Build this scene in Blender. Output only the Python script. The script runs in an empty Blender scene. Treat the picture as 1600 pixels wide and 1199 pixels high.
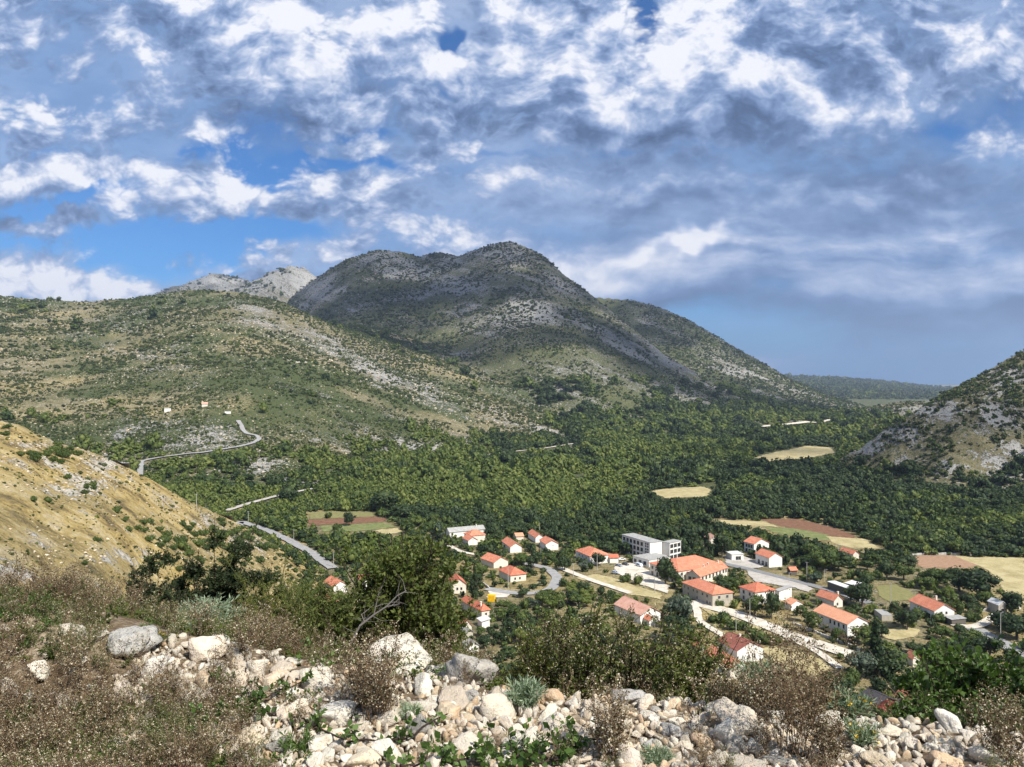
import bpy, bmesh, math, random
import numpy as np
from mathutils import Vector, Matrix
R = math.radians
scene = bpy.context.scene
C = scene.collection

# ------------------------------------------------------------------ camera
CAMZ = 100.0
F = 1244.0                      # focal length in pixels of the 1600 px wide frame
cam_data = bpy.data.cameras.new("camera")
cam_data.sensor_width = 36.0
cam_data.lens = 36.0 * F / 1600.0
cam_data.clip_start = 0.1
cam_data.clip_end = 120000.0
cam = bpy.data.objects.new("camera", cam_data)
cam.location = (0, 0, CAMZ)
cam.rotation_euler = (R(90), 0, 0)
C.objects.link(cam)
scene.camera = cam
scene.view_settings.view_transform = 'Standard'
scene.view_settings.look = 'None'
scene.view_settings.exposure = 0.60
scene.view_settings.gamma = 1.0
scene.cycles.max_bounces = 5
scene.cycles.diffuse_bounces = 3
scene.cycles.transmission_bounces = 3
scene.cycles.volume_bounces = 0
scene.cycles.transparent_max_bounces = 24
scene.cycles.use_denoising = True
scene.cycles.denoiser = 'OPENIMAGEDENOISE'
scene.cycles.denoising_input_passes = 'RGB_ALBEDO_NORMAL'
scene.cycles.denoising_prefilter = 'ACCURATE'
scene.cycles.use_adaptive_sampling = True
scene.cycles.adaptive_threshold = 0.02

# ------------------------------------------------------------------ sun and sky
SUN_EL, SUN_AZ = 48.0, 138.0     # azimuth clockwise from +Y (view direction)
sd = Vector((math.sin(R(SUN_AZ)) * math.cos(R(SUN_EL)), math.cos(R(SUN_AZ)) * math.cos(R(SUN_EL)), math.sin(R(SUN_EL))))
sun_data = bpy.data.lights.new("sun", 'SUN')
sun_data.energy = 5.0
sun_data.angle = R(0.6)
sun_data.color = (1.0, 0.95, 0.86)
sun = bpy.data.objects.new("sun", sun_data)
sun.rotation_euler = sd.to_track_quat('Z', 'Y').to_euler()
C.objects.link(sun)

world = bpy.data.worlds.new("World")
scene.world = world
world.use_nodes = True
world.cycles.sampling_method = 'MANUAL'
world.cycles.sample_map_resolution = 512


class NT:
    flat_noise = False
    """small helper for writing node trees"""
    def __init__(s, tree):
        s.t = tree
        tree.nodes.clear()

    def n(s, typ, **kw):
        nd = s.t.nodes.new(typ)
        for k, v in kw.items():
            setattr(nd, k, v)
        return nd

    def put(s, sock, v):
        if isinstance(v, bpy.types.NodeSocket):
            s.t.links.new(v, sock)
        elif v is not None:
            if isinstance(v, (tuple, list)) and sock.type == 'RGBA' and len(v) == 3:
                v = (*v, 1.0)
            sock.default_value = v

    def m(s, op, a, b=None, c=None, clamp=False):
        nd = s.n('ShaderNodeMath', operation=op, use_clamp=clamp)
        s.put(nd.inputs[0], a); s.put(nd.inputs[1], b)
        if c is not None: s.put(nd.inputs[2], c)
        return nd.outputs[0]

    def v(s, op, a, b=None, c=None):
        nd = s.n('ShaderNodeVectorMath', operation=op)
        s.put(nd.inputs[0], a)
        if b is not None:
            s.put(nd.inputs['Scale'] if op == 'SCALE' else nd.inputs[1], b)
        if c is not None: s.put(nd.inputs[2], c)
        return nd.outputs['Value'] if op in ('LENGTH', 'DOT_PRODUCT', 'DISTANCE') else nd.outputs[0]

    def comb(s, x, y, z):
        nd = s.n('ShaderNodeCombineXYZ')
        s.put(nd.inputs[0], x); s.put(nd.inputs[1], y); s.put(nd.inputs[2], z)
        return nd.outputs[0]

    def sep(s, vec):
        nd = s.n('ShaderNodeSeparateXYZ'); s.put(nd.inputs[0], vec)
        return nd.outputs

    def noise(s, vec, scale, detail=4, rough=0.55, dist=0.0, out='Fac'):
        nd = s.n('ShaderNodeTexNoise')
        if s.flat_noise: nd.noise_dimensions = '2D'
        s.put(nd.inputs['Vector'], vec)
        s.put(nd.inputs['Scale'], scale); s.put(nd.inputs['Detail'], detail)
        s.put(nd.inputs['Roughness'], rough); s.put(nd.inputs['Distortion'], dist)
        return nd.outputs[out]

    def voro(s, vec, scale, feature='F1', out='Distance', rnd=1.0):
        nd = s.n('ShaderNodeTexVoronoi', feature=feature); s.put(nd.inputs['Vector'], vec)
        s.put(nd.inputs['Scale'], scale); s.put(nd.inputs['Randomness'], rnd)
        return nd.outputs[out]

    def ss(s, val, lo, hi, tlo=0.0, thi=1.0):
        nd = s.n('ShaderNodeMapRange', interpolation_type='SMOOTHSTEP')
        s.put(nd.inputs[0], val); s.put(nd.inputs[1], lo); s.put(nd.inputs[2], hi)
        s.put(nd.inputs[3], tlo); s.put(nd.inputs[4], thi)
        return nd.outputs[0]

    def mix(s, f, a, b, blend='MIX'):
        nd = s.n('ShaderNodeMix', data_type='RGBA', blend_type=blend)
        s.put(nd.inputs[0], f); s.put(nd.inputs[6], a); s.put(nd.inputs[7], b)
        return nd.outputs[2]

    def ramp(s, f, stops, interp='LINEAR'):
        nd = s.n('ShaderNodeValToRGB'); s.put(nd.inputs[0], f)
        cr = nd.color_ramp; cr.interpolation = interp
        while len(cr.elements) < len(stops): cr.elements.new(0.5)
        for e, (p, col) in zip(cr.elements, stops):
            e.position = p; e.color = (*col, 1.0) if len(col) == 3 else col
        return nd.outputs[0]


def build_sky():
    t = NT(world.node_tree)
    t.flat_noise = True
    out = t.n('ShaderNodeOutputWorld')
    bg = t.n('ShaderNodeBackground')
    t.t.links.new(bg.outputs[0], out.inputs[0])
    sky = t.n('ShaderNodeTexSky', sky_type='NISHITA')
    sky.sun_disc = False
    sky.sun_elevation = R(SUN_EL)
    sky.sun_rotation = R(SUN_AZ)
    sky.altitude = 300
    sky.air_density = 1.0
    sky.dust_density = 0.4
    sky.ozone_density = 2.5
    S = 0.11
    skyc = t.v('SCALE', sky.outputs[0], S)
    skyc = t.mix(1.0, skyc, (0.27, 0.57, 0.90), 'MULTIPLY')
    co = t.n('ShaderNodeTexCoord')
    d = co.outputs['Generated']
    x, y, z = t.sep(d)
    zc = t.m('MAXIMUM', z, 0.0)
    # flat cloud layer seen in perspective
    den = t.m('ADD', zc, 0.13)
    p = t.comb(t.m('DIVIDE', x, den), t.m('DIVIDE', y, den), 0.0)
    # direction coordinates of the visible part of the sky (tangent plane to the north)
    yy = t.m('MAXIMUM', y, 0.08)
    u0 = t.m('DIVIDE', x, yy); v0 = t.m('DIVIDE', z, yy)
    q0 = t.comb(u0, v0, 0.0)
    warp = t.noise(q0, 5.5, 4, 0.6, out='Color')
    warp = t.v('SCALE', t.v('SUBTRACT', warp, (0.5, 0.5, 0.5)), 0.12)
    q = t.v('ADD', q0, warp)
    q = t.v('MULTIPLY', q, (1, 1, 0))
    front = t.ss(y, 0.05, 0.25)

    def blob(px, py, rx, ry):
        c = ((px - 800) / F, (599.5 - py) / F, 0)
        w = t.v('SUBTRACT', q, c)
        w = t.v('MULTIPLY', w, (F / rx, F / ry, 0))
        r2 = t.v('DOT_PRODUCT', w, w)
        return t.m('EXPONENT', t.m('MULTIPLY', r2, -1.0))

    def total(lst):
        acc = None
        for px, py, rx, ry, a in lst:
            b = t.m('MULTIPLY', blob(px, py, rx, ry), a)
            acc = b if acc is None else t.m('ADD', acc, b)
        return t.m('MULTIPLY', acc, front)
    # amount of cloud: positive adds cloud, negative opens a blue gap
    cov_b = total([
        (715, 38, 42, 22, -1.2), (985, 30, 36, 60, -1.15), (690, 140, 22, 22, -0.5),
        (90, 315, 110, 16, -0.75), (430, 290, 110, 34, -0.9), (270, 385, 170, 26, -0.85), (230, 350, 60, 18, -0.4),
        (420, 372, 120, 18, -0.5), (600, 262, 130, 14, -0.5), (330, 235, 60, 18, -0.5), (20, 360, 80, 14, -0.4), (960, 225, 60, 20, -0.45),
        (190, 430, 90, 25, -0.6), (1250, 545, 300, 40, -0.35), (560, 215, 50, 16, -0.5), (1100, 225, 60, 14, -0.45), (780, 245, 70, 12, -0.4), (1500, 210, 50, 20, -0.3), (60, 240, 60, 10, -0.4),
        (400, 70, 480, 120, 0.45), (1150, 90, 420, 120, 0.4), (360, 318, 110, 22, 0.9), (335, 285, 28, 20, 0.5), (130, 270, 130, 24, 0.6), (70, 435, 140, 34, 1.0), (90, 350, 90, 14, 0.5),
        (1150, 330, 500, 90, 0.25), (1450, 470, 260, 60, 0.15), (640, 330, 160, 60, 0.25), (840, 420, 260, 34, 0.5),
    ])
    # brightness: positive lifts to sunlit white, negative is a shaded base
    lum_b = total([
        (240, 85, 110, 36, 0.34), (410, 40, 80, 50, 0.36), (110, 172, 90, 22, 0.40), (330, 175, 50, 20, 0.16), (150, 265, 130, 16, 0.30), (350, 305, 80, 30, 0.42), (440, 318, 50, 14, 0.3),
        (600, 90, 110, 34, 0.16), (1060, 70, 90, 70, 0.34), (930, 170, 90, 40, 0.24), (1370, 170, 130, 34, 0.28), (1570, 100, 60, 40, 0.22),
        (70, 440, 150, 40, 0.42), (1085, 385, 70, 10, 0.5), (920, 430, 110, 30, 0.42), (1570, 235, 70, 30, 0.30), (700, 345, 70, 20, 0.16), (920, 290, 200, 24, 0.14), (560, 385, 120, 24, 0.24), (1440, 400, 180, 18, 0.16),
        (450, 170, 280, 26, -0.26), (860, 195, 260, 24, -0.36), (60, 215, 180, 22, -0.22), (1340, 85, 150, 50, -0.26), (1400, 285, 170, 52, -0.34), (1050, 322, 180, 14, -0.24), (1180, 200, 160, 30, -0.14),
        (1150, 480, 360, 26, -0.10), (1420, 500, 260, 30, -0.12), (150, 120, 90, 20, -0.1), (700, 250, 160, 16, -0.12),
    ])
    # billowy noise, evaluated twice to light the side of the clouds that faces the sun
    wv = t.v('SCALE', t.v('SUBTRACT', t.noise(q0, 7.0, 4, 0.55, out='Color'), (0.5, 0.5, 0.5)), 0.045)
    # thin layered cloud low on the right, heaped cloud elsewhere
    flat = t.m('MULTIPLY', t.ss(u0, -0.25, 0.25), t.ss(v0, 0.42, 0.16))
    flat = t.m('MAXIMUM', flat, t.ss(v0, 0.10, 0.02))

    def field(vec):
        pl = t.v('ADD', vec, wv)
        px_ = t.v('MULTIPLY', pl, (1.0, 1.55, 1.0))
        nd = t.n('ShaderNodeTexVoronoi', feature='F1')
        nd.voronoi_dimensions = '2D'
        t.put(nd.inputs['Vector'], px_); nd.inputs['Scale'].default_value = 13.0
        nd.inputs['Detail'].default_value = 3.0; nd.inputs['Roughness'].default_value = 0.55; nd.inputs['Lacunarity'].default_value = 2.3
        puff = t.m('SUBTRACT', 0.75, nd.outputs['Distance'])
        big = t.noise(px_, 3.2, 6, 0.52)
        nd2 = t.n('ShaderNodeTexVoronoi', feature='F1')
        nd2.voronoi_dimensions = '2D'
        t.put(nd2.inputs['Vector'], px_); nd2.inputs['Scale'].default_value = 27.0
        nd2.inputs['Detail'].default_value = 2.0; nd2.inputs['Roughness'].default_value = 0.5
        heap = t.m('ADD', t.m('MULTIPLY', puff, 0.38), t.m('MULTIPLY', big, 1.0))
        heap = t.m('ADD', heap, t.m('MULTIPLY', t.m('SUBTRACT', 0.45, nd2.outputs['Distance']), 0.10))
        st = t.noise(t.v('MULTIPLY', pl, (1.0, 3.6, 1.0)), 3.4, 8, 0.56)
        lay = t.m('ADD', t.m('ADD', t.m('MULTIPLY', st, 0.8), 0.15), t.m('MULTIPLY', puff, 0.05))
        nd = t.n('ShaderNodeMix', data_type='FLOAT')
        t.put(nd.inputs[0], flat); t.put(nd.inputs[2], heap); t.put(nd.inputs[3], lay)
        return nd.outputs[0]
    q1 = t.v('ADD', q0, (3.7, 1.3, 0.0))
    n1 = field(q1)
    n2 = field(t.v('ADD', q1, (0.016, 0.040, 0.0)))
    heaped = t.m('SUBTRACT', 1.0, flat)
    cov = t.m('ADD', t.m('ADD', t.m('MULTIPLY', t.m('SUBTRACT', n1, 0.57), 3.4), cov_b), t.m('ADD', 0.5, t.m('MULTIPLY', heaped, 0.34)))
    alpha = t.ss(cov, -0.22, 0.70)
    relief = t.m('MULTIPLY', t.m('SUBTRACT', n1, n2), 1.65)
    lum = t.m('ADD', t.m('ADD', t.m('SUBTRACT', 0.515, t.m('MULTIPLY', flat, 0.07)), relief), t.m('MULTIPLY', lum_b, 1.15))
    lum = t.m('ADD', lum, t.m('MULTIPLY', t.m('SUBTRACT', t.noise(q1, 2.6, 3, 0.5), 0.5), 0.5))
    lum = t.m('SUBTRACT', lum, t.m('MULTIPLY', t.ss(cov, 0.7, 2.2), 0.07))
    col = t.ramp(lum, [(0.0, (0.07, 0.11, 0.21)), (0.26, (0.12, 0.19, 0.35)), (0.5, (0.21, 0.31, 0.52)), (0.76, (0.45, 0.52, 0.69)), (1.0, (0.84, 0.84, 0.87))], 'B_SPLINE')
    # low veil of grey-blue air over the horizon
    low = t.ss(v0, 0.0, 0.16, 1.0, 0.0)
    soft = t.noise(t.v('MULTIPLY', q1, (1.0, 2.2, 1.0)), 3.4, 5, 0.5)
    back = t.ramp(soft, [(0.25, (0.13, 0.21, 0.38)), (0.5, (0.22, 0.34, 0.56)), (0.75, (0.42, 0.51, 0.69))])
    a2 = t.ss(t.m('ADD', t.m('ADD', t.m('MULTIPLY', t.m('SUBTRACT', soft, 0.5), 3.0), t.m('MULTIPLY', cov_b, 2.2)), t.ss(v0, 0.02, 0.3, 0.2, 0.85)), 0.0, 1.0)
    res = t.mix(t.m('MULTIPLY', a2, 0.74), skyc, back)
    res = t.mix(alpha, res, col)
    veil = t.mix(t.ss(u0, -0.6, 0.5), (0.24, 0.38, 0.64), (0.12, 0.22, 0.42))
    res = t.mix(t.m('MULTIPLY', t.m('MULTIPLY', low, 0.8), t.ss(u0, -0.45, 0.35, 0.15, 1.0)), res, veil)
    t.put(bg.inputs[0], res)
    bg.inputs[1].default_value = 0.82


build_sky()

# ------------------------------------------------------------------ numbers
rng = np.random.default_rng(7)
random.seed(7)


def _hash(ix, iy, seed):
    h = (ix.astype(np.int64) * 374761393 + iy.astype(np.int64) * 668265263 + seed * 2246822519) & 0xffffffff
    h = ((h ^ (h >> 13)) * 1274126177) & 0xffffffff
    h = (h ^ (h >> 16)) & 0xffffffff
    return h / 4294967295.0


def vnoise(x, y, seed=0):
    x = np.asarray(x, float); y = np.asarray(y, float)
    ix = np.floor(x); iy = np.floor(y)
    fx = x - ix; fy = y - iy
    fx = fx * fx * fx * (fx * (fx * 6 - 15) + 10); fy = fy * fy * fy * (fy * (fy * 6 - 15) + 10)
    a = _hash(ix, iy, seed); b = _hash(ix + 1, iy, seed); c = _hash(ix, iy + 1, seed); d = _hash(ix + 1, iy + 1, seed)
    return (a + (b - a) * fx) * (1 - fy) + (c + (d - c) * fx) * fy


def fbm(x, y, seed=0, octv=5, gain=0.5):
    s = 0.0; a = 1.0; tot = 0.0
    for o in range(octv):
        s = s + a * (vnoise(x * 2 ** o + 17.3 * o, y * 2 ** o - 9.1 * o, seed + o) - 0.5)
        tot += a; a *= gain
    return 2 * s / tot


def ridged(x, y, seed=0, octv=4):
    s = 0.0; a = 1.0; tot = 0.0
    for o in range(octv):
        s = s + a * (1 - np.abs(2 * vnoise(x * 2 ** o + 31.7 * o, y * 2 ** o + 5.3 * o, seed + o) - 1))
        tot += a; a *= 0.5
    return s / tot


def sstep(a, lo, hi):
    t = np.clip((a - lo) / (hi - lo), 0, 1)
    return t * t * (3 - 2 * t)


# ------------------------------------------------------------------ the lie of the land
# Each hill is a foot line and a crest line, each with its own distance; a height field runs between them.
def crv(pts):
    a = np.array(pts, float)
    return a[:, 0], a[:, 1]


def ip(px, c):
    return np.interp(px, c[0], c[1])


HILLS = {}


def hill(key, crest, dist, foot_y, foot_z, power, back, namp, nlen):
    HILLS[key] = dict(crest=crv(crest), dist=crv(dist), foot=crv(foot_y), fz=crv(foot_z), power=power, back=back, namp=namp, nlen=nlen)


hill('green', [(-700, 430), (-300, 445), (0, 462), (60, 469), (130, 472), (200, 467), (300, 452), (370, 455), (440, 472), (500, 500), (600, 545), (700, 590), (800, 640), (900, 686), (960, 720)],
     [(-700, 1900), (300, 2100), (600, 1900), (900, 1480)],
     [(-700, 700), (300, 760), (450, 800), (600, 960), (750, 1180), (900, 1370)], [(0, 0), (1, 0)], 1.12, 0.35, 11, 190)
hill('peak', [(200, 560), (300, 530), (380, 505), (440, 482), (465, 456), (500, 431), (540, 406), (590, 391), (635, 394), (655, 402), (680, 395), (700, 397), (715, 401), (740, 392), (770, 382), (800, 378), (825, 387), (850, 401), (880, 428), (930, 466), (985, 512), (1040, 556), (1100, 592), (1180, 623), (1250, 648), (1320, 668)],
     [(200, 4200), (450, 4100), (800, 3700), (1000, 3000), (1250, 2400)],
     [(200, 2300), (600, 2000), (900, 1500), (1250, 1900), (1320, 2000)], [(0, 0), (1, 0)], 1.16, 0.15, 20, 620)
hill('shoulder', [(780, 540), (850, 500), (900, 472), (930, 465), (950, 465.5), (985, 468), (1030, 480), (1080, 502), (1130, 532), (1180, 561), (1230, 591), (1290, 617), (1350, 634), (1400, 652)],
     [(780, 4700), (1350, 3500)], [(780, 3200), (1350, 2500)], [(0, 0), (1, 0)], 1.15, 0.4, 28, 420)
hill('back_west', [(150, 500), (230, 462), (265, 449), (300, 440), (330, 427), (355, 430), (385, 437), (430, 455), (500, 480)],
     [(150, 7000), (500, 6600)], [(150, 5000), (500, 5000)], [(0, 0), (1, 0)], 1.1, 0.4, 40, 500)
hill('back_east', [(330, 470), (375, 450), (400, 437), (425, 424), (455, 415), (475, 419), (492, 430), (520, 455), (560, 480)],
     [(330, 5600), (560, 5300)], [(330, 4300), (560, 4300)], [(0, 0), (1, 0)], 1.1, 0.4, 34, 400)
hill('east', [(1180, 745), (1250, 728), (1300, 716), (1340, 700), (1365, 688), (1400, 664), (1440, 638), (1480, 613), (1530, 588), (1570, 562), (1600, 547), (1700, 500), (1900, 430), (2300, 400)],
     [(1180, 1000), (1600, 1250), (2300, 1200)], [(1180, 860), (1250, 850), (1330, 860), (1400, 790), (1500, 730), (1600, 690), (2300, 650)], [(0, 0), (1, 0)], 1.0, 0.45, 12, 90)
hill('cliff', [(1310, 716), (1345, 700), (1372, 678), (1400, 660), (1440, 638), (1480, 624), (1530, 622), (1600, 636), (1680, 655), (1800, 690)],
     [(1310, 900), (1500, 860), (1800, 860)], [(1310, 840), (1500, 730), (1800, 720)], [(0, 0), (1, 0)], 1.35, 0.9, 7, 45)
hill('gap', [(1150, 670), (1200, 664), (1260, 654), (1300, 650), (1340, 641), (1380, 632), (1420, 627), (1460, 628), (1500, 634), (1600, 640), (1700, 650)],
     [(1150, 2200), (1600, 1900)], [(1150, 1500), (1600, 1400)], [(0, 0), (1, 0)], 1.2, 0.5, 9, 120)
hill('plateau', [(1000, 590), (1180, 586), (1240, 588), (1290, 590), (1350, 594), (1420, 601), (1480, 607), (1560, 612), (1900, 615)],
     [(1000, 9500), (1900, 9500)], [(1000, 5000), (1900, 5000)], [(0, 0), (1, 0)], 1.0, 0.1, 10, 900)
hill('gold', [(-900, 520), (-400, 570), (-100, 642), (0, 657), (30, 663), (60, 677), (85, 690), (130, 702), (160, 713), (200, 731), (240, 751), (280, 775), (320, 794), (360, 812), (400, 835), (440, 858), (480, 880), (520, 904), (560, 925)],
     [(-900, 240), (0, 300), (200, 350), (360, 425), (480, 435), (560, 420)],
     [(-900, 60), (-100, 90), (0, 100), (150, 120), (300, 190), (450, 290), (560, 360)],
     [(-900, 74), (-100, 70), (0, 68), (150, 61), (300, 42), (450, 12), (560, 2)], 0.92, 0.55, 2.2, 32)


def hill_z(h, px, x, Y):
    Yr = ip(px, h['dist']); Yb = ip(px, h['foot']); zb = ip(px, h['fz'])
    zr = CAMZ + (599.5 - ip(px, h['crest'])) / F * Yr
    t = (Y - Yb) / (Yr - Yb)
    tc = np.clip(t, 0, 1)
    z = zb + (zr - zb) * np.where(tc < 1, tc ** h['power'], 1)
    if h is HILLS.get('green'):      # its right half runs on into the mountain behind
        bk = np.interp(px, [300, 450, 560], [0.35, 0.06, -0.11])
        z = np.where(t > 1, zr - np.minimum(Y - Yr, 1000) * bk - np.maximum(Y - Yr - 1000, 0) * 0.4, z)
    else:
        z = np.where(t > 1, zr - (Y - Yr) * h['back'], z)
    z = np.where(t < 0, zb - (Yb - Y) * 0.45, z)
    L = h['nlen']
    n = fbm(x / L, Y / L, 11, 5, 0.52) + 0.8 * (ridged(x / L * 0.8 + 3, Y / L * 0.45, 23, 3) - 0.6)
    win = sstep(t, 0.0, 0.3) * (1 - 0.8 * sstep(t, 0.72, 1.0) * (1 - sstep(t, 1.0, 1.4)))
    z = z + h['namp'] * n * win
    L2 = L * 0.11
    z = z + (h['namp'] * 0.16 if h['namp'] != 20 else 8.5) * (fbm(x / L2, Y / L2, 41, 4) + 0.7 * (ridged(x / L2 * 0.7, Y / L2 * 0.5, 43, 3) - 0.6)) * sstep(t, 0.0, 0.25) * (1 - 0.5 * sstep(t, 0.9, 1.0))
    return np.where((px < h['crest'][0][0]) | (px > h['crest'][0][-1]), -60.0, z) if h['crest'][0][0] > -650 else np.where(px > h['crest'][0][-1], -60.0, z)


def smax(a, b, k):
    h = np.clip(0.5 + 0.5 * (a - b) / k, 0, 1)
    return b + (a - b) * h + k * h * (1 - h)


def crest_edge(x):
    return np.interp(x, [-6, -4, -0.8, 0, 1.5, 3.2, 6], [5.6, 5.2, 4.9, 4.25, 4.0, 3.7, 3.4])


def ledge(x, Y):
    """the rocky edge the photographer stands on, falling away to the valley"""
    e = crest_edge(x)
    s = Y - e
    sp = np.where(s > 3, s, np.log1p(np.exp(np.clip(s * 5.0, -30, 16))) / 5.0)
    z = 98.4 + 0.015 * (3.3 - np.minimum(Y, 6)) - 0.60 * sp
    z = z + 0.06 * fbm(x / 0.9, Y / 0.9, 5, 4) + 1.2 * fbm(x / 22, Y / 22, 8, 3) * sstep(Y, 10, 40)
    z = z + 0.22 * np.clip(-x - 1.4, 0, 1.5) * sstep(Y, 3.4, 5.0) * (1 - sstep(Y, 6, 9))
    return z


def ground(x, Y, parts=False):
    x = np.asarray(x, float); Y = np.asarray(Y, float)
    Ys = np.maximum(Y, 0.5)
    px = 800 + x / Ys * F
    v = 2.2 * fbm(x / 160, Y / 160, 3, 3) * sstep(Y, 900, 1400)
    best = v; which = np.zeros_like(best)
    order = ['plateau', 'back_west', 'back_east', 'shoulder', 'peak', 'gap', 'green', 'east', 'cliff', 'gold']
    for i, k in enumerate(order):
        pxc = np.clip(px, -899, 2299)
        z = hill_z(HILLS[k], pxc, x, Ys)
        which = np.where(z > best + 0.2, i + 1, which)
        best = smax(z, best, 45.0 if k == 'peak' else 26.0) if k in ('green', 'peak') else (smax(z, best, 3.0) if k in ('east', 'gap') else np.maximum(best, z))
        if k in ('green', 'peak'):
            best = np.where((Y < 620), np.maximum(z, v), best)
    best = np.where((Y < 640) & (which == 0), 0.0, best)
    lz = ledge(x, Y)
    which = np.where(lz > best, 20, which)
    best = np.where(Y < 260, np.maximum(best, lz), best)
    if parts:
        return best, which
    return best


def gz(x, y):
    return float(ground(np.array([x]), np.array([y]))[0])


_ray = np.exp(np.linspace(math.log(2.6), math.log(11000), 2600))


def hit(px, py, lift=0.0):
    """where the line of sight through a photo pixel first meets the ground"""
    x = (px - 800) / F * _ray
    z = CAMZ + (599.5 - py) / F * _ray
    g = ground(x, _ray) + lift
    k = np.nonzero(z <= g)[0]
    if len(k) == 0 or k[0] == 0:
        return (float(x[-1]), float(_ray[-1]), float(g[-1]))
    i = k[0]
    a0 = z[i - 1] - g[i - 1]; a1 = z[i] - g[i]
    t = a0 / (a0 - a1)
    Y = _ray[i - 1] + (_ray[i] - _ray[i - 1]) * t
    return ((px - 800) / F * Y, Y, CAMZ + (599.5 - py) / F * Y - lift)


def proj(x, y, z):
    return 800 + x / y * F, 599.5 - (z - CAMZ) / y * F


# ------------------------------------------------------------------ mesh helpers
def np_mesh(name, V, Fs, mats=(), mat_idx=None, smooth=False):
    """V (n,3); Fs a list of (k,m) integer arrays of faces with m corners"""
    me = bpy.data.meshes.new(name)
    V = np.asarray(V, np.float32)
    me.vertices.add(len(V)); me.vertices.foreach_set('co', V.ravel())
    Fs = [np.asarray(f, np.int32) for f in Fs if len(f)]
    nl = sum(f.size for f in Fs); nf = sum(len(f) for f in Fs)
    me.loops.add(nl); me.loops.foreach_set('vertex_index', np.concatenate([f.ravel() for f in Fs]))
    me.polygons.add(nf)
    tot = np.concatenate([np.full(len(f), f.shape[1], np.int32) for f in Fs])
    start = np.concatenate([[0], np.cumsum(tot)[:-1]]).astype(np.int32)
    me.polygons.foreach_set('loop_start', start)
    me.polygons.foreach_set('loop_total', tot)
    for m_ in mats: me.materials.append(m_)
    if mat_idx is not None: me.polygons.foreach_set('material_index', np.asarray(mat_idx, np.int32))
    if smooth: me.polygons.foreach_set('use_smooth', np.ones(nf, bool))
    me.update(calc_edges=True)
    return me


def grid_faces(nr, nc):
    i = np.arange(nr - 1)[:, None] * nc + np.arange(nc - 1)[None, :]
    return np.stack([i, i + 1, i + nc + 1, i + nc], -1).reshape(-1, 4)


def link(me, name, parent=None, loc=None):
    o = bpy.data.objects.new(name, me); C.objects.link(o)
    if parent: o.parent = parent
    if loc: o.location = loc
    return o


def tag(o, label=None, cat=None, group=None, kind=None):
    if label: o['label'] = label
    if cat: o['category'] = cat
    if group: o['group'] = group
    if kind: o['kind'] = kind
    return o


def empty(name, loc, rz=0.0):
    o = bpy.data.objects.new(name, None); C.objects.link(o)
    o.empty_display_size = 0.2
    o.location = loc; o.rotation_euler = (0, 0, rz)
    return o


def mat(name, rough=0.85, spec=0.2):
    m = bpy.data.materials.new(name); m.use_nodes = True
    t = NT(m.node_tree)
    out = t.n('ShaderNodeOutputMaterial'); b = t.n('ShaderNodeBsdfPrincipled')
    t.t.links.new(b.outputs[0], out.inputs[0])
    b.inputs['Roughness'].default_value = rough
    b.inputs['Specular IOR Level'].default_value = spec
    return m, t, b, out


def bump(t, b, h, strength=0.5, dist=0.1):
    n = t.n('ShaderNodeBump'); n.inputs['Strength'].default_value = strength; n.inputs['Distance'].default_value = dist
    t.put(n.inputs['Height'], h); t.t.links.new(n.outputs[0], b.inputs['Normal'])

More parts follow.
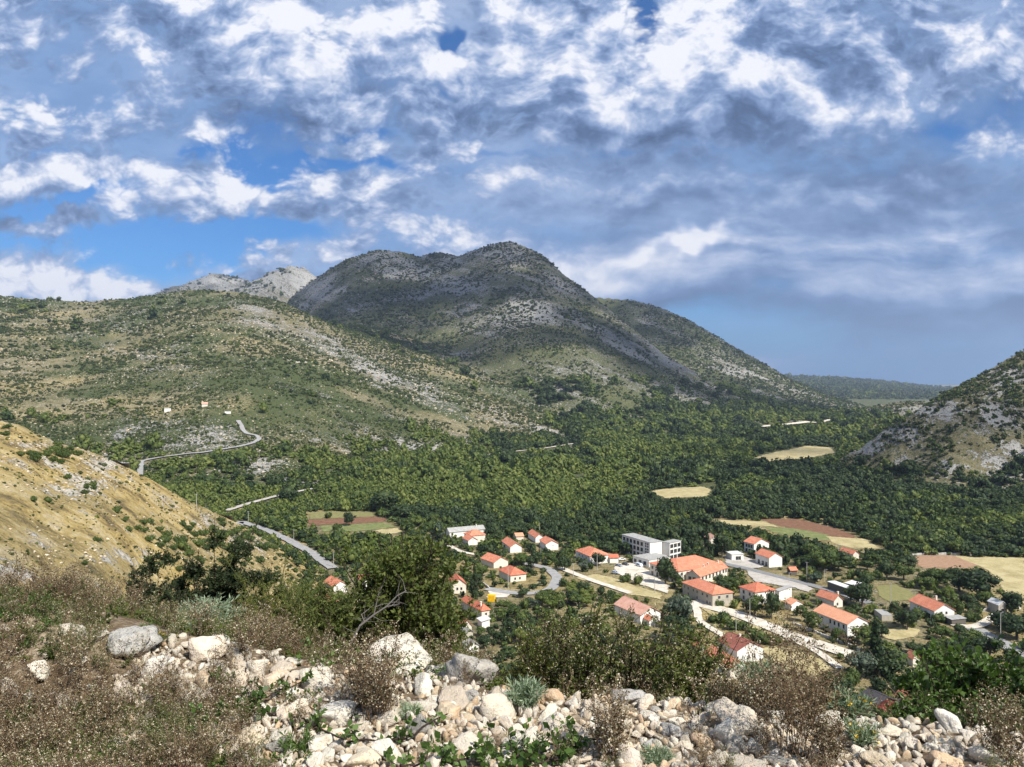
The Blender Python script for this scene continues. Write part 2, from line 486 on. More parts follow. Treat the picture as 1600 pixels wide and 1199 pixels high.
# ------------------------------------------------------------------ terrain
def terrain_material():
    m, t, b, _ = mat('hillside', 0.95, 0.1)
    pos = t.n('ShaderNodeNewGeometry').outputs['Position']
    at = t.n('ShaderNodeAttribute', attribute_name='zone').outputs['Color']
    rock, gold, lush = t.sep(at)
    n_big = t.noise(pos, 0.012, 5, 0.6)
    n_mid = t.noise(pos, 0.09, 6, 0.62)
    n_fine = t.noise(pos, 0.7, 6, 0.65)
    n_vfine = t.noise(pos, 6.0, 4, 0.6)
    dry = t.ramp(t.m('ADD', t.m('MULTIPLY', n_mid, 0.6), t.m('MULTIPLY', n_fine, 0.4)),
                 [(0.30, (0.075, 0.072, 0.038)), (0.46, (0.145, 0.13, 0.072)), (0.56, (0.235, 0.205, 0.125)), (0.66, (0.37, 0.33, 0.23))])
    golden = t.ramp(t.m('ADD', t.m('MULTIPLY', n_mid, 0.7), t.m('MULTIPLY', n_fine, 0.3)),
                    [(0.36, (0.13, 0.10, 0.05)), (0.43, (0.27, 0.20, 0.085)), (0.49, (0.45, 0.33, 0.12)), (0.55, (0.50, 0.40, 0.20)), (0.66, (0.58, 0.47, 0.32))])
    green = t.ramp(n_fine, [(0.3, (0.032, 0.044, 0.016)), (0.5, (0.062, 0.078, 0.030)), (0.7, (0.115, 0.125, 0.055))])
    col = t.mix(gold, dry, golden)
    n_clump = t.noise(pos, 0.32, 5, 0.7)
    gm = t.ss(t.m('ADD', t.m('ADD', t.m('ADD', t.m('MULTIPLY', n_mid, 0.8), lush), t.m('MULTIPLY', n_fine, 0.4)), t.m('MULTIPLY', t.m('SUBTRACT', n_clump, 0.5), 1.5)), 0.98, 1.14)
    col = t.mix(gm, col, green)
    # limestone breaking through in patches and small blocks
    vs = t.voro(t.v('ADD', pos, t.v('SCALE', t.noise(pos, 0.5, 3, 0.6, out='Color'), 3.0)), 0.30)
    rk = t.m('ADD', t.m('ADD', t.m('MULTIPLY', n_fine, 1.1), t.m('MULTIPLY', n_mid, 1.1)), t.m('MULTIPLY', vs, -0.35))
    rk = t.m('ADD', rk, t.m('MULTIPLY', rock, 0.9))
    # dipping beds of limestone
    X, Yc, Zc = t.sep(pos)
    bed = t.noise(t.comb(t.m('MULTIPLY', t.m('ADD', Zc, t.m('MULTIPLY', X, 0.42)), 0.03), t.m('MULTIPLY', X, 0.003), t.m('MULTIPLY', Yc, 0.003)), 1.0, 5, 0.6)
    rk = t.m('ADD', rk, t.m('MULTIPLY', t.m('MULTIPLY', t.m('SUBTRACT', bed, 0.52), 1.0), t.m('SUBTRACT', 1.0, gold)))
    rm = t.ss(rk, 1.20, 1.32)
    stone = t.ramp(t.m('ADD', t.m('MULTIPLY', n_vfine, 0.5), t.m('MULTIPLY', n_fine, 0.5)),
                   [(0.3, (0.13, 0.128, 0.12)), (0.48, (0.26, 0.255, 0.24)), (0.64, (0.48, 0.465, 0.43))])
    stone = t.mix(t.m('MULTIPLY', gold, 0.7), stone, (0.62, 0.56, 0.46))
    streak = t.noise(t.v('MULTIPLY', pos, (0.35, 0.9, 1.6)), 0.8, 5, 0.6)
    col = t.mix(t.m('MULTIPLY', t.m('MULTIPLY', t.ss(streak, 0.56, 0.66), gold), 0.75), col, (0.24, 0.19, 0.12))
    col = t.mix(rm, col, stone)
    t.put(b.inputs['Base Color'], col)
    h = t.m('ADD', t.m('MULTIPLY', n_fine, 1.4), t.m('MULTIPLY', rm, 0.8))
    bump(t, b, h, 0.9, 1.3)
    return m


M_HILL = terrain_material()

ROCKY = [  # limestone outcrops: photo place, reach, amount
    (400, 495, 60, 28, .30), (500, 540, 60, 26, .30), (590, 585, 60, 24, .38), (680, 620, 70, 20, .40), (780, 655, 80, 16, .50), (860, 678, 46, 9, .70), (730, 690, 80, 8, .3),
    (280, 560, 160, 50, .12), (640, 700, 90, 14, .3), (300, 690, 120, 26, .40), (240, 670, 60, 20, .35), (400, 725, 60, 24, .55), (470, 752, 50, 10, .55), (330, 740, 60, 16, .25),
    (620, 410, 110, 22, .30), (800, 400, 60, 30, .40), (740, 450, 150, 40, .15), (500, 450, 60, 25, .35), (830, 478, 55, 20, .42), (900, 505, 60, 12, .34), (970, 540, 60, 9, .36), (1050, 572, 60, 8, .36), (1140, 612, 60, 6, .34), (1210, 640, 40, 5, .34),
    (870, 440, 40, 30, .35), (1020, 500, 60, 16, .2), (1100, 545, 60, 16, .2), (430, 440, 60, 12, .3), (330, 440, 60, 10, .3),
    (1400, 672, 50, 22, .60), (1350, 700, 30, 10, .7), (1470, 645, 70, 20, .65), (1560, 650, 60, 28, .6), (1575, 590, 36, 18, .7), (1560, 740, 70, 30, .35), (1450, 740, 80, 20, .2), (1590, 700, 50, 20, .4),
    (1350, 645, 90, 10, .55), (1430, 640, 60, 8, .6), (1300, 660, 60, 6, .4), (1130, 690, 60, 10, .25), (1380, 730, 60, 14, .25),
    (60, 695, 60, 7, .45), (60, 725, 80, 12, .35), (160, 725, 40, 18, .55), (130, 760, 60, 22, .55), (250, 790, 40, 16, .25), (320, 815, 30, 22, .4), (20, 900, 60, 20, .5), (100, 930, 70, 14, .35), (200, 870, 60, 12, .3), (380, 850, 60, 14, .35),
]


def zone_masks(x, Y, z, which):
    px, py = proj(x, Y, z)
    rock = np.zeros_like(x)
    for (cx, cy, rx, ry, a) in ROCKY:
        d = ((px - cx) / rx) ** 2 + ((py - cy - (px - cx) * (0.42 if cx > 380 and cy < 700 and cx < 1250 else 0)) / ry) ** 2
        rock = np.maximum(rock, a * np.exp(-d))
    far = sstep(Y, 1300, 3000)
    rock = rock + np.where(which == 7, 0.22 * fbm(x / 60, Y / 45, 74, 4), 0) + np.where(which == 10, 0.30 * fbm(x / 22, Y / 14, 73, 4), 0) + np.where((which == 8) | (which == 9), 0.08 + 0.35 * fbm(x / 30, Y / 20, 71, 4), 0)
    rock = rock + np.where((which == 5) | (which == 4), 0.24 + 0.5 * fbm(x / 240, Y / 160, 72, 5), 0) + np.where((which == 2) | (which == 3), 0.35, 0) + np.where(which == 7, 0.04, 0)
    gold = np.where(which == 10, 1.0, 0.0)
    gold = np.where(which == 20, 0.35 * sstep(Y, 5, 20) * sstep(-x, 0, 10), gold)
    gold = np.where((which == 7), 0.05 + 0.40 * fbm(x / 70, Y / 70, 77, 4), gold)
    gold = np.where((which == 8) | (which == 9), -0.08 + 0.35 * fbm(x / 50, Y / 50, 70, 3), gold)
    gold = np.where((which == 0) & (Y < 640), 0.30 + 0.5 * fbm(x / 50, Y / 50, 76, 3), gold)
    gold = np.clip(gold, 0, 1)
    gold = gold * np.where(which == 10, 0.55 + 0.45 * sstep(fbm(x / 45, Y / 45, 78, 3) + (900 - py) / 260 * 0.5, -0.2, 0.3), 1)
    lush = np.full_like(x, 0.30)
    lush = np.where(which == 0, np.where(Y < 640, 0.32, 0.55), lush)
    lush = np.where(which == 5, 0.54, lush)
    lush = np.where(which == 4, 0.58, lush)
    lush = np.where(which == 7, 0.47 + 0.6 * fbm(x / 120, Y / 120, 79, 4), lush)
    lush = np.where(which == 10, -0.12 + 0.3 * fbm(x / 30, Y / 30, 75, 3) + 0.12 * sstep(py, 820, 900), lush)
    lush = np.where(which == 20, 0.35, lush)
    lush = np.where(which == 1, 0.7, lush)
    lush = np.where((which == 8) | (which == 9), 0.38, lush)
    return rock, gold, lush


def make_terrain():
    us = np.arange(-560, 2161, 2.6)
    ys = np.exp(np.linspace(math.log(13.0), math.log(14000.0), 1050))
    U, Y = np.meshgrid(us, ys)
    X = (U - 800) / F * Y
    Z, W = ground(X, Y, True)
    V = np.stack([X.ravel(), Y.ravel(), Z.ravel()], 1)
    me = np_mesh('terrain', V, [grid_faces(*U.shape)], [M_HILL], smooth=True)
    r, g, l = zone_masks(X, Y, Z, W)
    a = me.color_attributes.new('zone', 'FLOAT_COLOR', 'POINT')
    a.data.foreach_set('color', np.stack([r, g, l, np.ones_like(r)], -1).astype(np.float32).ravel())
    tag(link(me, 'terrain'), 'limestone hills and scrub covered valley floor', kind='structure')
    # the country beyond and around, out to the horizon
    s = 60000
    ring = np.array([(-s, -s, -9), (s, -s, -9), (s, s, -9), (-s, s, -9)], float)
    g = np_mesh('ground', ring, [np.array([[0, 1, 2, 3]])], [M_HILL])
    tag(link(g, 'ground'), 'low ground reaching to the horizon', kind='structure')


make_terrain()

# ------------------------------------------------------------------ roads, yards and fields
def flat_mat(name, stops, scale=0.5, rough=0.95, bstr=0.3):
    m, t, b, _ = mat(name, rough, 0.1)
    pos = t.n('ShaderNodeNewGeometry').outputs['Position']
    n = t.m('ADD', t.m('MULTIPLY', t.noise(pos, scale, 6, 0.65), 0.6), t.m('MULTIPLY', t.noise(pos, scale * 9, 5, 0.6), 0.4))
    t.put(b.inputs['Base Color'], t.ramp(n, stops))
    bump(t, b, n, bstr, 0.2)
    return m


M_ASPH = flat_mat('asphalt', [(0.35, (0.15, 0.15, 0.155)), (0.5, (0.20, 0.20, 0.20)), (0.65, (0.26, 0.255, 0.25))], 0.4)
M_PALE_ASPH = flat_mat('worn_asphalt', [(0.35, (0.22, 0.215, 0.21)), (0.5, (0.28, 0.275, 0.27)), (0.65, (0.36, 0.35, 0.33))], 0.4)
M_DIRT = flat_mat('white_gravel', [(0.32, (0.30, 0.25, 0.18)), (0.47, (0.50, 0.45, 0.37)), (0.6, (0.66, 0.61, 0.53))], 0.25)
M_YARD = flat_mat('concrete_yard', [(0.32, (0.28, 0.25, 0.21)), (0.5, (0.40, 0.37, 0.33)), (0.65, (0.50, 0.47, 0.43))], 0.15)
M_SOIL = flat_mat('ploughed_soil', [(0.35, (0.11, 0.055, 0.035)), (0.5, (0.17, 0.09, 0.055)), (0.65, (0.25, 0.15, 0.095))], 0.3)
M_SOILP = flat_mat('pale_soil', [(0.35, (0.22, 0.13, 0.08)), (0.5, (0.30, 0.19, 0.12)), (0.65, (0.38, 0.26, 0.17))], 0.5)
M_CROP = flat_mat('green_crop', [(0.35, (0.09, 0.12, 0.04)), (0.5, (0.15, 0.17, 0.065)), (0.65, (0.25, 0.24, 0.11))], 0.25)
M_DRY = flat_mat('dry_meadow', [(0.34, (0.24, 0.20, 0.09)), (0.46, (0.33, 0.275, 0.14)), (0.56, (0.43, 0.365, 0.20)), (0.68, (0.38, 0.34, 0.22))], 0.12)
M_OLIVE = flat_mat('short_meadow', [(0.34, (0.13, 0.13, 0.05)), (0.5, (0.19, 0.18, 0.075)), (0.65, (0.25, 0.22, 0.10))], 0.4)

LAYER = [0.0]
KEEP = []     # points trees must not stand on, and points they must not hide (x, y, z, clear radius)
NO_TREE = []  # polygons in plan


def in_poly(x, y, P):
    x = np.asarray(x); y = np.asarray(y); r = np.zeros(x.shape, bool)
    j = len(P) - 1
    for i in range(len(P)):
        xi, yi = P[i]; xj, yj = P[j]
        c = ((yi > y) != (yj > y)) & (x < (xj - xi) * (y - yi) / (yj - yi + 1e-12) + xi)
        r ^= c; j = i
    return r


def field(name, pts, m, label, lift=0.10, see=True, pad=0.0):
    P = [hit(*p)[:2] for p in pts]
    LAYER[0] += 0.012; lift += LAYER[0]
    xs = [p[0] for p in P]; ys = [p[1] for p in P]
    d = (min(ys) + max(ys)) / 2
    cell = max(0.45, d / 700)
    gx = np.arange(min(xs) - 1, max(xs) + 1, cell); gy = np.arange(min(ys) - 1, max(ys) + 1, cell * 1.6)
    X, Y = np.meshgrid(gx, gy)
    cx = X[:-1, :-1] + cell / 2; cy = Y[:-1, :-1] + cell * 0.8
    w = d / 260
    keep = in_poly(cx + w * fbm(cx / 9, cy / 9, 301, 3), cy + w * 1.5 * fbm(cx / 11, cy / 11, 302, 3), P)
    Z = ground(X, Y) + lift
    fc = grid_faces(*X.shape)[keep.ravel()]
    used, inv = np.unique(fc.ravel(), return_inverse=True)
    V = np.stack([X.ravel(), Y.ravel(), Z.ravel()], 1)[used]
    me = np_mesh(name, V, [inv.reshape(-1, 4)], [m], smooth=True)
    tag(link(me, name), label, kind='structure')
    NO_TREE.append(P)
    if see:
        for p, q in zip(P, P[1:] + P[:1]):
            for s in np.linspace(0, 1, 12, endpoint=False):
                a = p[0] + (q[0] - p[0]) * s; b = p[1] + (q[1] - p[1]) * s
                KEEP.append((a, b, 0.0, pad))


def road(name, pts, width, m, label, lift=0.14, see=True, edge=None):
    W = [hit(*p)[:2] for p in pts]
    LAYER[0] += 0.012; lift += LAYER[0]
    out = []
    for (x0, y0), (x1, y1) in zip(W, W[1:]):
        n = max(2, int(math.hypot(x1 - x0, y1 - y0) / 2.5))
        for k in range(n): out.append((x0 + (x1 - x0) * k / n, y0 + (y1 - y0) * k / n))
    out.append(W[-1])
    A = np.array(out)
    for _ in range(4):
        A[1:-1] = (A[:-2] + 2 * A[1:-1] + A[2:]) / 4
    T = np.gradient(A, axis=0); T /= np.linalg.norm(T, axis=1)[:, None] + 1e-9
    N = np.stack([-T[:, 1], T[:, 0]], 1)
    s = np.arange(len(A))
    wl = (width / 2) * (1 + 0.10 * fbm(s / 3.0, s * 0 + 1, 401, 2)); wr = (width / 2) * (1 + 0.10 * fbm(s / 3.0, s * 0 + 9, 402, 2))
    cols = [A - N * wl[:, None], A - N * wl[:, None] * 0.5, A, A + N * wr[:, None] * 0.5, A + N * wr[:, None]]
    zc = ground(A[:, 0], A[:, 1])
    V = []
    for c in cols:
        z = np.maximum(ground(c[:, 0], c[:, 1]), zc) + lift
        V.append(np.stack([c[:, 0], c[:, 1], z], 1))
    V = np.stack(V, 1)
    nr, nc = V.shape[:2]
    fc = grid_faces(nr, nc)
    me = np_mesh(name, V.reshape(-1, 3), [fc], [m], smooth=True)
    tag(link(me, name), label, kind='structure')
    L = [tuple(p) for p in (A - N * (width / 2 + 1.0))]; Rr = [tuple(p) for p in (A + N * (width / 2 + 1.0))]
    NO_TREE.append(L + Rr[::-1])
    if see:
        for p in A[::2]: KEEP.append((p[0], p[1], 0.0, width * 0.3))
    return A


field('field', [(1190, 812), (1245, 811), (1300, 824), (1340, 838), (1325, 842), (1270, 832), (1215, 822)], M_SOIL, 'strip of red ploughed soil beyond the village')
field('field', [(1196, 824), (1240, 826), (1290, 835), (1310, 842), (1290, 846), (1240, 838), (1205, 832)], M_CROP, 'strip of green crop beside the red ploughed soil')
field('field', [(1292, 838), (1350, 842), (1376, 857), (1330, 857), (1300, 848)], M_DRY, 'pale dry field beside the green crop')
field('field', [(1120, 812), (1190, 815), (1215, 824), (1130, 820)], M_DRY, 'dry grass behind the village trees')
field('field', [(1416, 872), (1440, 868), (1488, 868), (1536, 884), (1500, 889), (1444, 888)], M_SOILP, 'bare brown field at the valley edge')
field('field', [(1490, 869), (1620, 873), (1640, 950), (1590, 942), (1562, 915), (1548, 893)], M_DRY, 'yellow dry meadow at the right')
field('field', [(1370, 915), (1400, 914), (1418, 922), (1434, 934), (1395, 944), (1372, 930)], M_OLIVE, 'olive green meadow behind the small orange roofed farmhouse')
field('field', [(1178, 715), (1215, 706), (1262, 697), (1300, 700), (1306, 708), (1262, 716), (1200, 722)], M_DRY, 'long yellow meadow in the far gap')
field('field', [(1014, 768), (1040, 764), (1098, 761), (1112, 766), (1104, 776), (1040, 779)], M_DRY, 'dry clearing in the wood')
field('field', [(482, 802), (520, 799), (582, 800), (584, 808), (484, 812)], M_OLIVE, 'olive strip of field on the left of the valley')
field('field', [(482, 813), (585, 808), (606, 811), (600, 817), (484, 822)], M_SOIL, 'red ploughed strip on the left of the valley')
field('field', [(498, 822), (600, 817), (620, 824), (600, 828), (505, 832)], M_CROP, 'green crop strip on the left of the valley')
field('field', [(585, 830), (622, 826), (630, 833), (600, 836)], M_DRY, 'dry corner of the left fields')
field('field', [(1380, 985), (1410, 980), (1440, 985), (1430, 997), (1400, 1002), (1378, 996)], M_DRY, 'dry grass plot by the long white house', see=True)
field('field', [(930, 897), (962, 905), (990, 915), (1030, 928), (1035, 938), (985, 930), (935, 912), (900, 903)], M_DRY, 'dry verge between the two village tracks')
field('field', [(1090, 948), (1130, 960), (1180, 978), (1205, 992), (1170, 985), (1110, 962)], M_DRY, 'dry verge along the gravel track')
field('field', [(1215, 1010), (1260, 1022), (1300, 1045), (1270, 1060), (1215, 1040), (1190, 1015)], M_DRY, 'dry slope below the gravel track')
field('yard', [(964, 882), (990, 880), (1003, 887), (1030, 905), (1046, 915), (1040, 928), (1008, 916), (978, 905), (962, 893)], M_DIRT, 'pale gravel yard with parked cars', 0.13)
field('yard', [(1166, 893), (1186, 893), (1232, 906), (1256, 914), (1272, 921), (1262, 926), (1244, 919), (1200, 912), (1180, 910)], M_YARD, 'concrete yard behind the orange roofed houses', 0.13)
field('yard', [(1130, 870), (1160, 868), (1200, 885), (1170, 890), (1135, 880)], M_YARD, 'pale yard beside the road', 0.11)
field('yard', [(761, 926), (774, 922), (800, 928), (792, 934), (762, 934)], M_DIRT, 'gravel strip below the bend in the road', 0.13)

road('road', [(1130, 882), (1165, 889), (1200, 898), (1240, 908), (1281, 919), (1320, 930), (1360, 944)], 5.5, M_ASPH, 'grey asphalt road through the village')
road('gravel_track', [(1080, 941), (1120, 951.5), (1157, 962), (1195, 977), (1232, 993), (1289, 1011), (1336, 1026)], 8.5, M_DIRT, 'white gravel track across the front of the village')
road('gravel_track', [(1195, 978), (1215, 990), (1245, 1004), (1280, 1020), (1312, 1046)], 3.4, M_DIRT, 'narrow stony track below the main gravel track')
road('footpath', [(1082, 945), (1092, 958), (1088, 968), (1105, 980), (1130, 994), (1140, 1002)], 3.4, M_DIRT, 'pale path to the dark red roofed house')
road('gravel_track', [(875, 888), (894, 896), (925, 908), (958, 919), (985, 928)], 4.2, M_DIRT, 'pale gravel track past the lamp posts')
road('road', [(760, 921), (782, 925), (800, 928.5), (836, 929), (862, 922), (872, 903), (856, 889), (838, 885), (818, 881)], 5.5, M_PALE_ASPH, 'grey village lane bending between the houses', see=False)
road('footpath', [(700, 853), (722, 864), (745, 868)], 3.4, M_DIRT, 'pale lane by the grey roofed house')
road('road', [(353, 809), (375, 816), (416, 829), (450, 845), (488, 866), (520, 890)], 6.0, M_PALE_ASPH, 'pale grey road rounding the golden hill', lift=0.4)
road('hill_road', [(191, 728), (220, 722), (250, 716), (313, 709), (345, 704), (375, 699), (397, 693), (406, 687), (401, 681), (388, 680), (380, 674), (376, 664), (372, 658)], 5.5, M_PALE_ASPH, 'hairpin road climbing the left hill', lift=0.7)
road('hill_track', [(353, 800), (391, 788), (438, 775), (490, 765)], 6.0, M_YARD, 'pale dirt track at the foot of the left hill', lift=0.8)
road('hill_track', [(760, 712), (800, 707), (860, 700), (898, 694)], 6, M_DIRT, 'pale track at the toe of the rocky slope', lift=0.8)
road('hill_track', [(1190, 668), (1225, 665), (1262, 661), (1300, 657)], 14, M_DIRT, 'pale road through the far gap', lift=1.5)
road('road', [(1523, 984), (1540, 996), (1563, 1004), (1600, 1027), (1640, 1052)], 7.0, M_PALE_ASPH, 'grey road leaving the village on the right')
road('gravel_track', [(1488, 977), (1510, 983), (1528, 981), (1545, 972), (1558, 962)], 4.5, M_DIRT, 'white gravel turning to the grey shed')



# ------------------------------------------------------------------ building materials
def wall_mat(name, col, dirt=0.5):
    m, t, b, _ = mat(name, 0.9, 0.15)
    co = t.n('ShaderNodeTexCoord').outputs['Object']
    n = t.noise(co, 0.9, 6, 0.65); s = t.noise(t.v('MULTIPLY', co, (2.5, 2.5, 0.25)), 1.2, 4, 0.6)
    f = t.ss(t.m('ADD', t.m('MULTIPLY', n, 0.5), t.m('MULTIPLY', s, 0.5)), 0.45, 0.75)
    d = tuple(c * (1 - 0.45 * dirt) * k for c, k in zip(col, (1.0, 0.95, 0.86)))
    t.put(b.inputs['Base Color'], t.mix(f, col, d))
    bump(t, b, n, 0.2, 0.02)
    return m


def roof_mat(name, c0, c1, c2):
    m, t, b, _ = mat(name, 0.8, 0.2)
    co = t.n('ShaderNodeTexCoord').outputs['Object']
    x, y, z = t.sep(co)
    tiles = t.m('SINE', t.m('MULTIPLY', x, 2 * math.pi / 0.24))
    rows = t.m('FRACT', t.m('MULTIPLY', z, 1 / 0.17))
    cell = t.n('ShaderNodeTexWhiteNoise', noise_dimensions='3D')
    t.put(cell.inputs[0], t.v('FLOOR', t.v('MULTIPLY', co, (4.2, 3.0, 5.9))))
    n = t.noise(co, 0.45, 5, 0.65); n2 = t.noise(co, 3.0, 4, 0.6)
    f = t.m('ADD', t.m('ADD', t.m('MULTIPLY', n, 0.55), t.m('MULTIPLY', n2, 0.25)), t.m('MULTIPLY', cell.outputs[0], 0.2))
    t.put(b.inputs['Base Color'], t.ramp(f, [(0.32, c0), (0.5, c1), (0.68, c2)]))
    bump(t, b, t.m('ADD', tiles, t.m('MULTIPLY', rows, 0.8)), 0.6, 0.035)
    return m


M_WHITE = wall_mat('white_render', (0.76, 0.74, 0.69), 0.5)
M_CREAM = wall_mat('cream_render', (0.68, 0.63, 0.54), 0.8)
M_GREYW = wall_mat('grey_render', (0.40, 0.37, 0.33), 0.8)
M_STONEW = wall_mat('stone_wall', (0.44, 0.40, 0.33), 0.9)
M_DARKW = wall_mat('dark_wall', (0.12, 0.11, 0.095), 0.5)
M_REDW = wall_mat('dark_red_wall', (0.16, 0.035, 0.03), 0.5)
M_ORANGE = roof_mat('orange_tiles', (0.40, 0.13, 0.075), (0.57, 0.21, 0.125), (0.66, 0.30, 0.19))
M_LIGHTOR = roof_mat('light_orange_tiles', (0.55, 0.24, 0.14), (0.67, 0.32, 0.19), (0.72, 0.38, 0.24))
M_REDDISH = roof_mat('red_tiles', (0.36, 0.10, 0.06), (0.50, 0.155, 0.09), (0.60, 0.23, 0.14))
M_OLDRED = roof_mat('old_red_tiles', (0.16, 0.06, 0.045), (0.27, 0.095, 0.07), (0.36, 0.15, 0.11))
M_PINK = roof_mat('faded_pink_tiles', (0.42, 0.20, 0.14), (0.58, 0.32, 0.24), (0.62, 0.42, 0.33))
M_GREYR = roof_mat('grey_sheet', (0.24, 0.235, 0.22), (0.34, 0.335, 0.32), (0.44, 0.43, 0.41))
M_PALER = roof_mat('pale_sheet', (0.50, 0.50, 0.49), (0.62, 0.62, 0.60), (0.72, 0.72, 0.70))


def plain(name, col, rough=0.7, spec=0.3):
    m, t, b, _ = mat(name, rough, spec)
    co = t.n('ShaderNodeTexCoord').outputs['Object']
    n = t.noise(co, 2.0, 5, 0.6)
    t.put(b.inputs['Base Color'], t.mix(t.ss(n, 0.35, 0.7), col, tuple(c * 0.75 for c in col)))
    return m


M_PANE = plain('window_glass', (0.025, 0.03, 0.035), 0.15, 0.6)
M_FRAME = plain('window_frame', (0.55, 0.53, 0.49), 0.6)
M_DOOR = plain('door_brown', (0.12, 0.07, 0.045), 0.6)
M_CONC = plain('pole_concrete', (0.46, 0.44, 0.40), 0.9)
M_METAL = plain('grey_metal', (0.30, 0.30, 0.31), 0.5)
M_WOODP = plain('dark_wood', (0.09, 0.065, 0.045), 0.9)
M_YELLOW = plain('yellow_paint', (0.85, 0.52, 0.02), 0.5)
M_TIRE = plain('rubber', (0.02, 0.02, 0.02), 0.9)


class MB:
    """collects boxes and polygons for one mesh"""
    def __init__(s): s.v = []; s.f = []

    def poly(s, pts):
        k = len(s.v); s.v += [tuple(p) for p in pts]; s.f.append(list(range(k, k + len(pts))))

    def box(s, x0, x1, y0, y1, z0, z1):
        k = len(s.v)
        s.v += [(x0, y0, z0), (x1, y0, z0), (x1, y1, z0), (x0, y1, z0), (x0, y0, z1), (x1, y0, z1), (x1, y1, z1), (x0, y1, z1)]
        s.f += [[k + i for i in q] for q in ((3, 2, 1, 0), (4, 5, 6, 7), (0, 1, 5, 4), (1, 2, 6, 5), (2, 3, 7, 6), (3, 0, 4, 7))]

    def hexa(s, b, t):
        k = len(s.v); s.v += [tuple(p) for p in b] + [tuple(p) for p in t]; n = len(b)
        s.f += [[k + n - 1 - i for i in range(n)], [k + n + i for i in range(n)]]
        s.f += [[k + i, k + (i + 1) % n, k + n + (i + 1) % n, k + n + i] for i in range(n)]

    def tube(s, p0, p1, r0, r1=None, n=8):
        r1 = r0 if r1 is None else r1
        p0 = Vector(p0); p1 = Vector(p1); d = (p1 - p0).normalized()
        a = d.orthogonal().normalized(); b = d.cross(a)
        s.hexa([p0 + r0 * (a * math.cos(6.2832 * i / n) + b * math.sin(6.2832 * i / n)) for i in range(n)],
               [p1 + r1 * (a * math.cos(6.2832 * i / n) + b * math.sin(6.2832 * i / n)) for i in range(n)])

    def build(s, name, m, parent=None, loc=None):
        me = bpy.data.meshes.new(name); me.from_pydata(s.v, [], s.f); me.update()
        bm = bmesh.new(); bm.from_mesh(me); bmesh.ops.recalc_face_normals(bm, faces=bm.faces); bm.to_mesh(me); bm.free()
        me.materials.append(m)
        return link(me, name, parent, loc)


BUILDINGS = []   # (short name, x, y, radius)


def fit(A, B, Cc, h):
    """three eave corners seen in the photo, lying h above the valley floor -> footprint"""
    P = []
    if B[1] < 700:
        q = hit(*B)
        return Vector((q[0], q[1], 0)), 0.3, 8.0, 6.0, q[2] - 0.4
    gh = gz(*hit(B[0], B[1] + 12)[:2]) if B[1] < 700 else 0.0
    for q in (A, B, Cc):
        Y = (CAMZ - gh - h) * F / (q[1] - 599.5)
        P.append(Vector(((q[0] - 800) / F * Y, Y, 0)))
    A, B, Cc = P
    L = (B - A).length; x = (B - A).normalized(); y = Vector((-x.y, x.x, 0))
    W = (Cc - B).dot(y)
    ctr = (A + B) / 2 + y * (W / 2)
    return ctr, math.atan2(x.y, x.x), L, W, gh


def gable_roof(L, W, h, rise, over, axis, th=0.16):
    """two sloping slabs; axis 'x' means the ridge runs along x"""
    a, b = (L / 2, W / 2) if axis == 'x' else (W / 2, L / 2)
    def P(u, v, z): return (u, v, z) if axis == 'x' else (v, u, z)
    mb = MB()
    drop = rise * over / b
    for s in (-1, 1):
        lo = [P(-a - over, s * (b + over), h - drop), P(a + over, s * (b + over), h - drop), P(a + over, 0, h + rise), P(-a - over, 0, h + rise)]
        hi = [(p[0], p[1], p[2] + th) for p in lo]
        mb.hexa(lo, hi)
    # ridge cap
    mb.tube(P(-a - over, 0, h + rise + th), P(a + over, 0, h + rise + th), 0.11, n=6)
    return mb


def hip_roof(L, W, h, rise, over, ins=None, th=0.14):
    if L < W:
        mb = hip_roof(W, L, h, rise, over, ins, th)
        mb.v = [(-q[1], q[0], q[2]) for q in mb.v]
        return mb
    a, b = L / 2 + over, W / 2 + over
    i = b if ins is None else ins
    mb = MB()
    if a >= b:
        r0, r1 = (-(a - i), 0, h + rise), ((a - i), 0, h + rise)
        c = [(-a, -b, h), (a, -b, h), (a, b, h), (-a, b, h)]
        t = [(p[0], p[1], h + th) for p in c]
        mb.poly(c[::-1])
        for k in range(4): mb.poly([c[k], c[(k + 1) % 4], t[(k + 1) % 4], t[k]])
        r0 = (r0[0], 0, r0[2] + th); r1 = (r1[0], 0, r1[2] + th)
        mb.poly([t[0], t[1], r1, r0]); mb.poly([t[1], t[2], r1]); mb.poly([t[2], t[3], r0, r1]); mb.poly([t[3], t[0], r0])
        for q, r in ((t[0], r0), (t[3], r0), (t[1], r1), (t[2], r1), (r0, r1)): mb.tube(q, r, 0.10, n=5)
    return mb


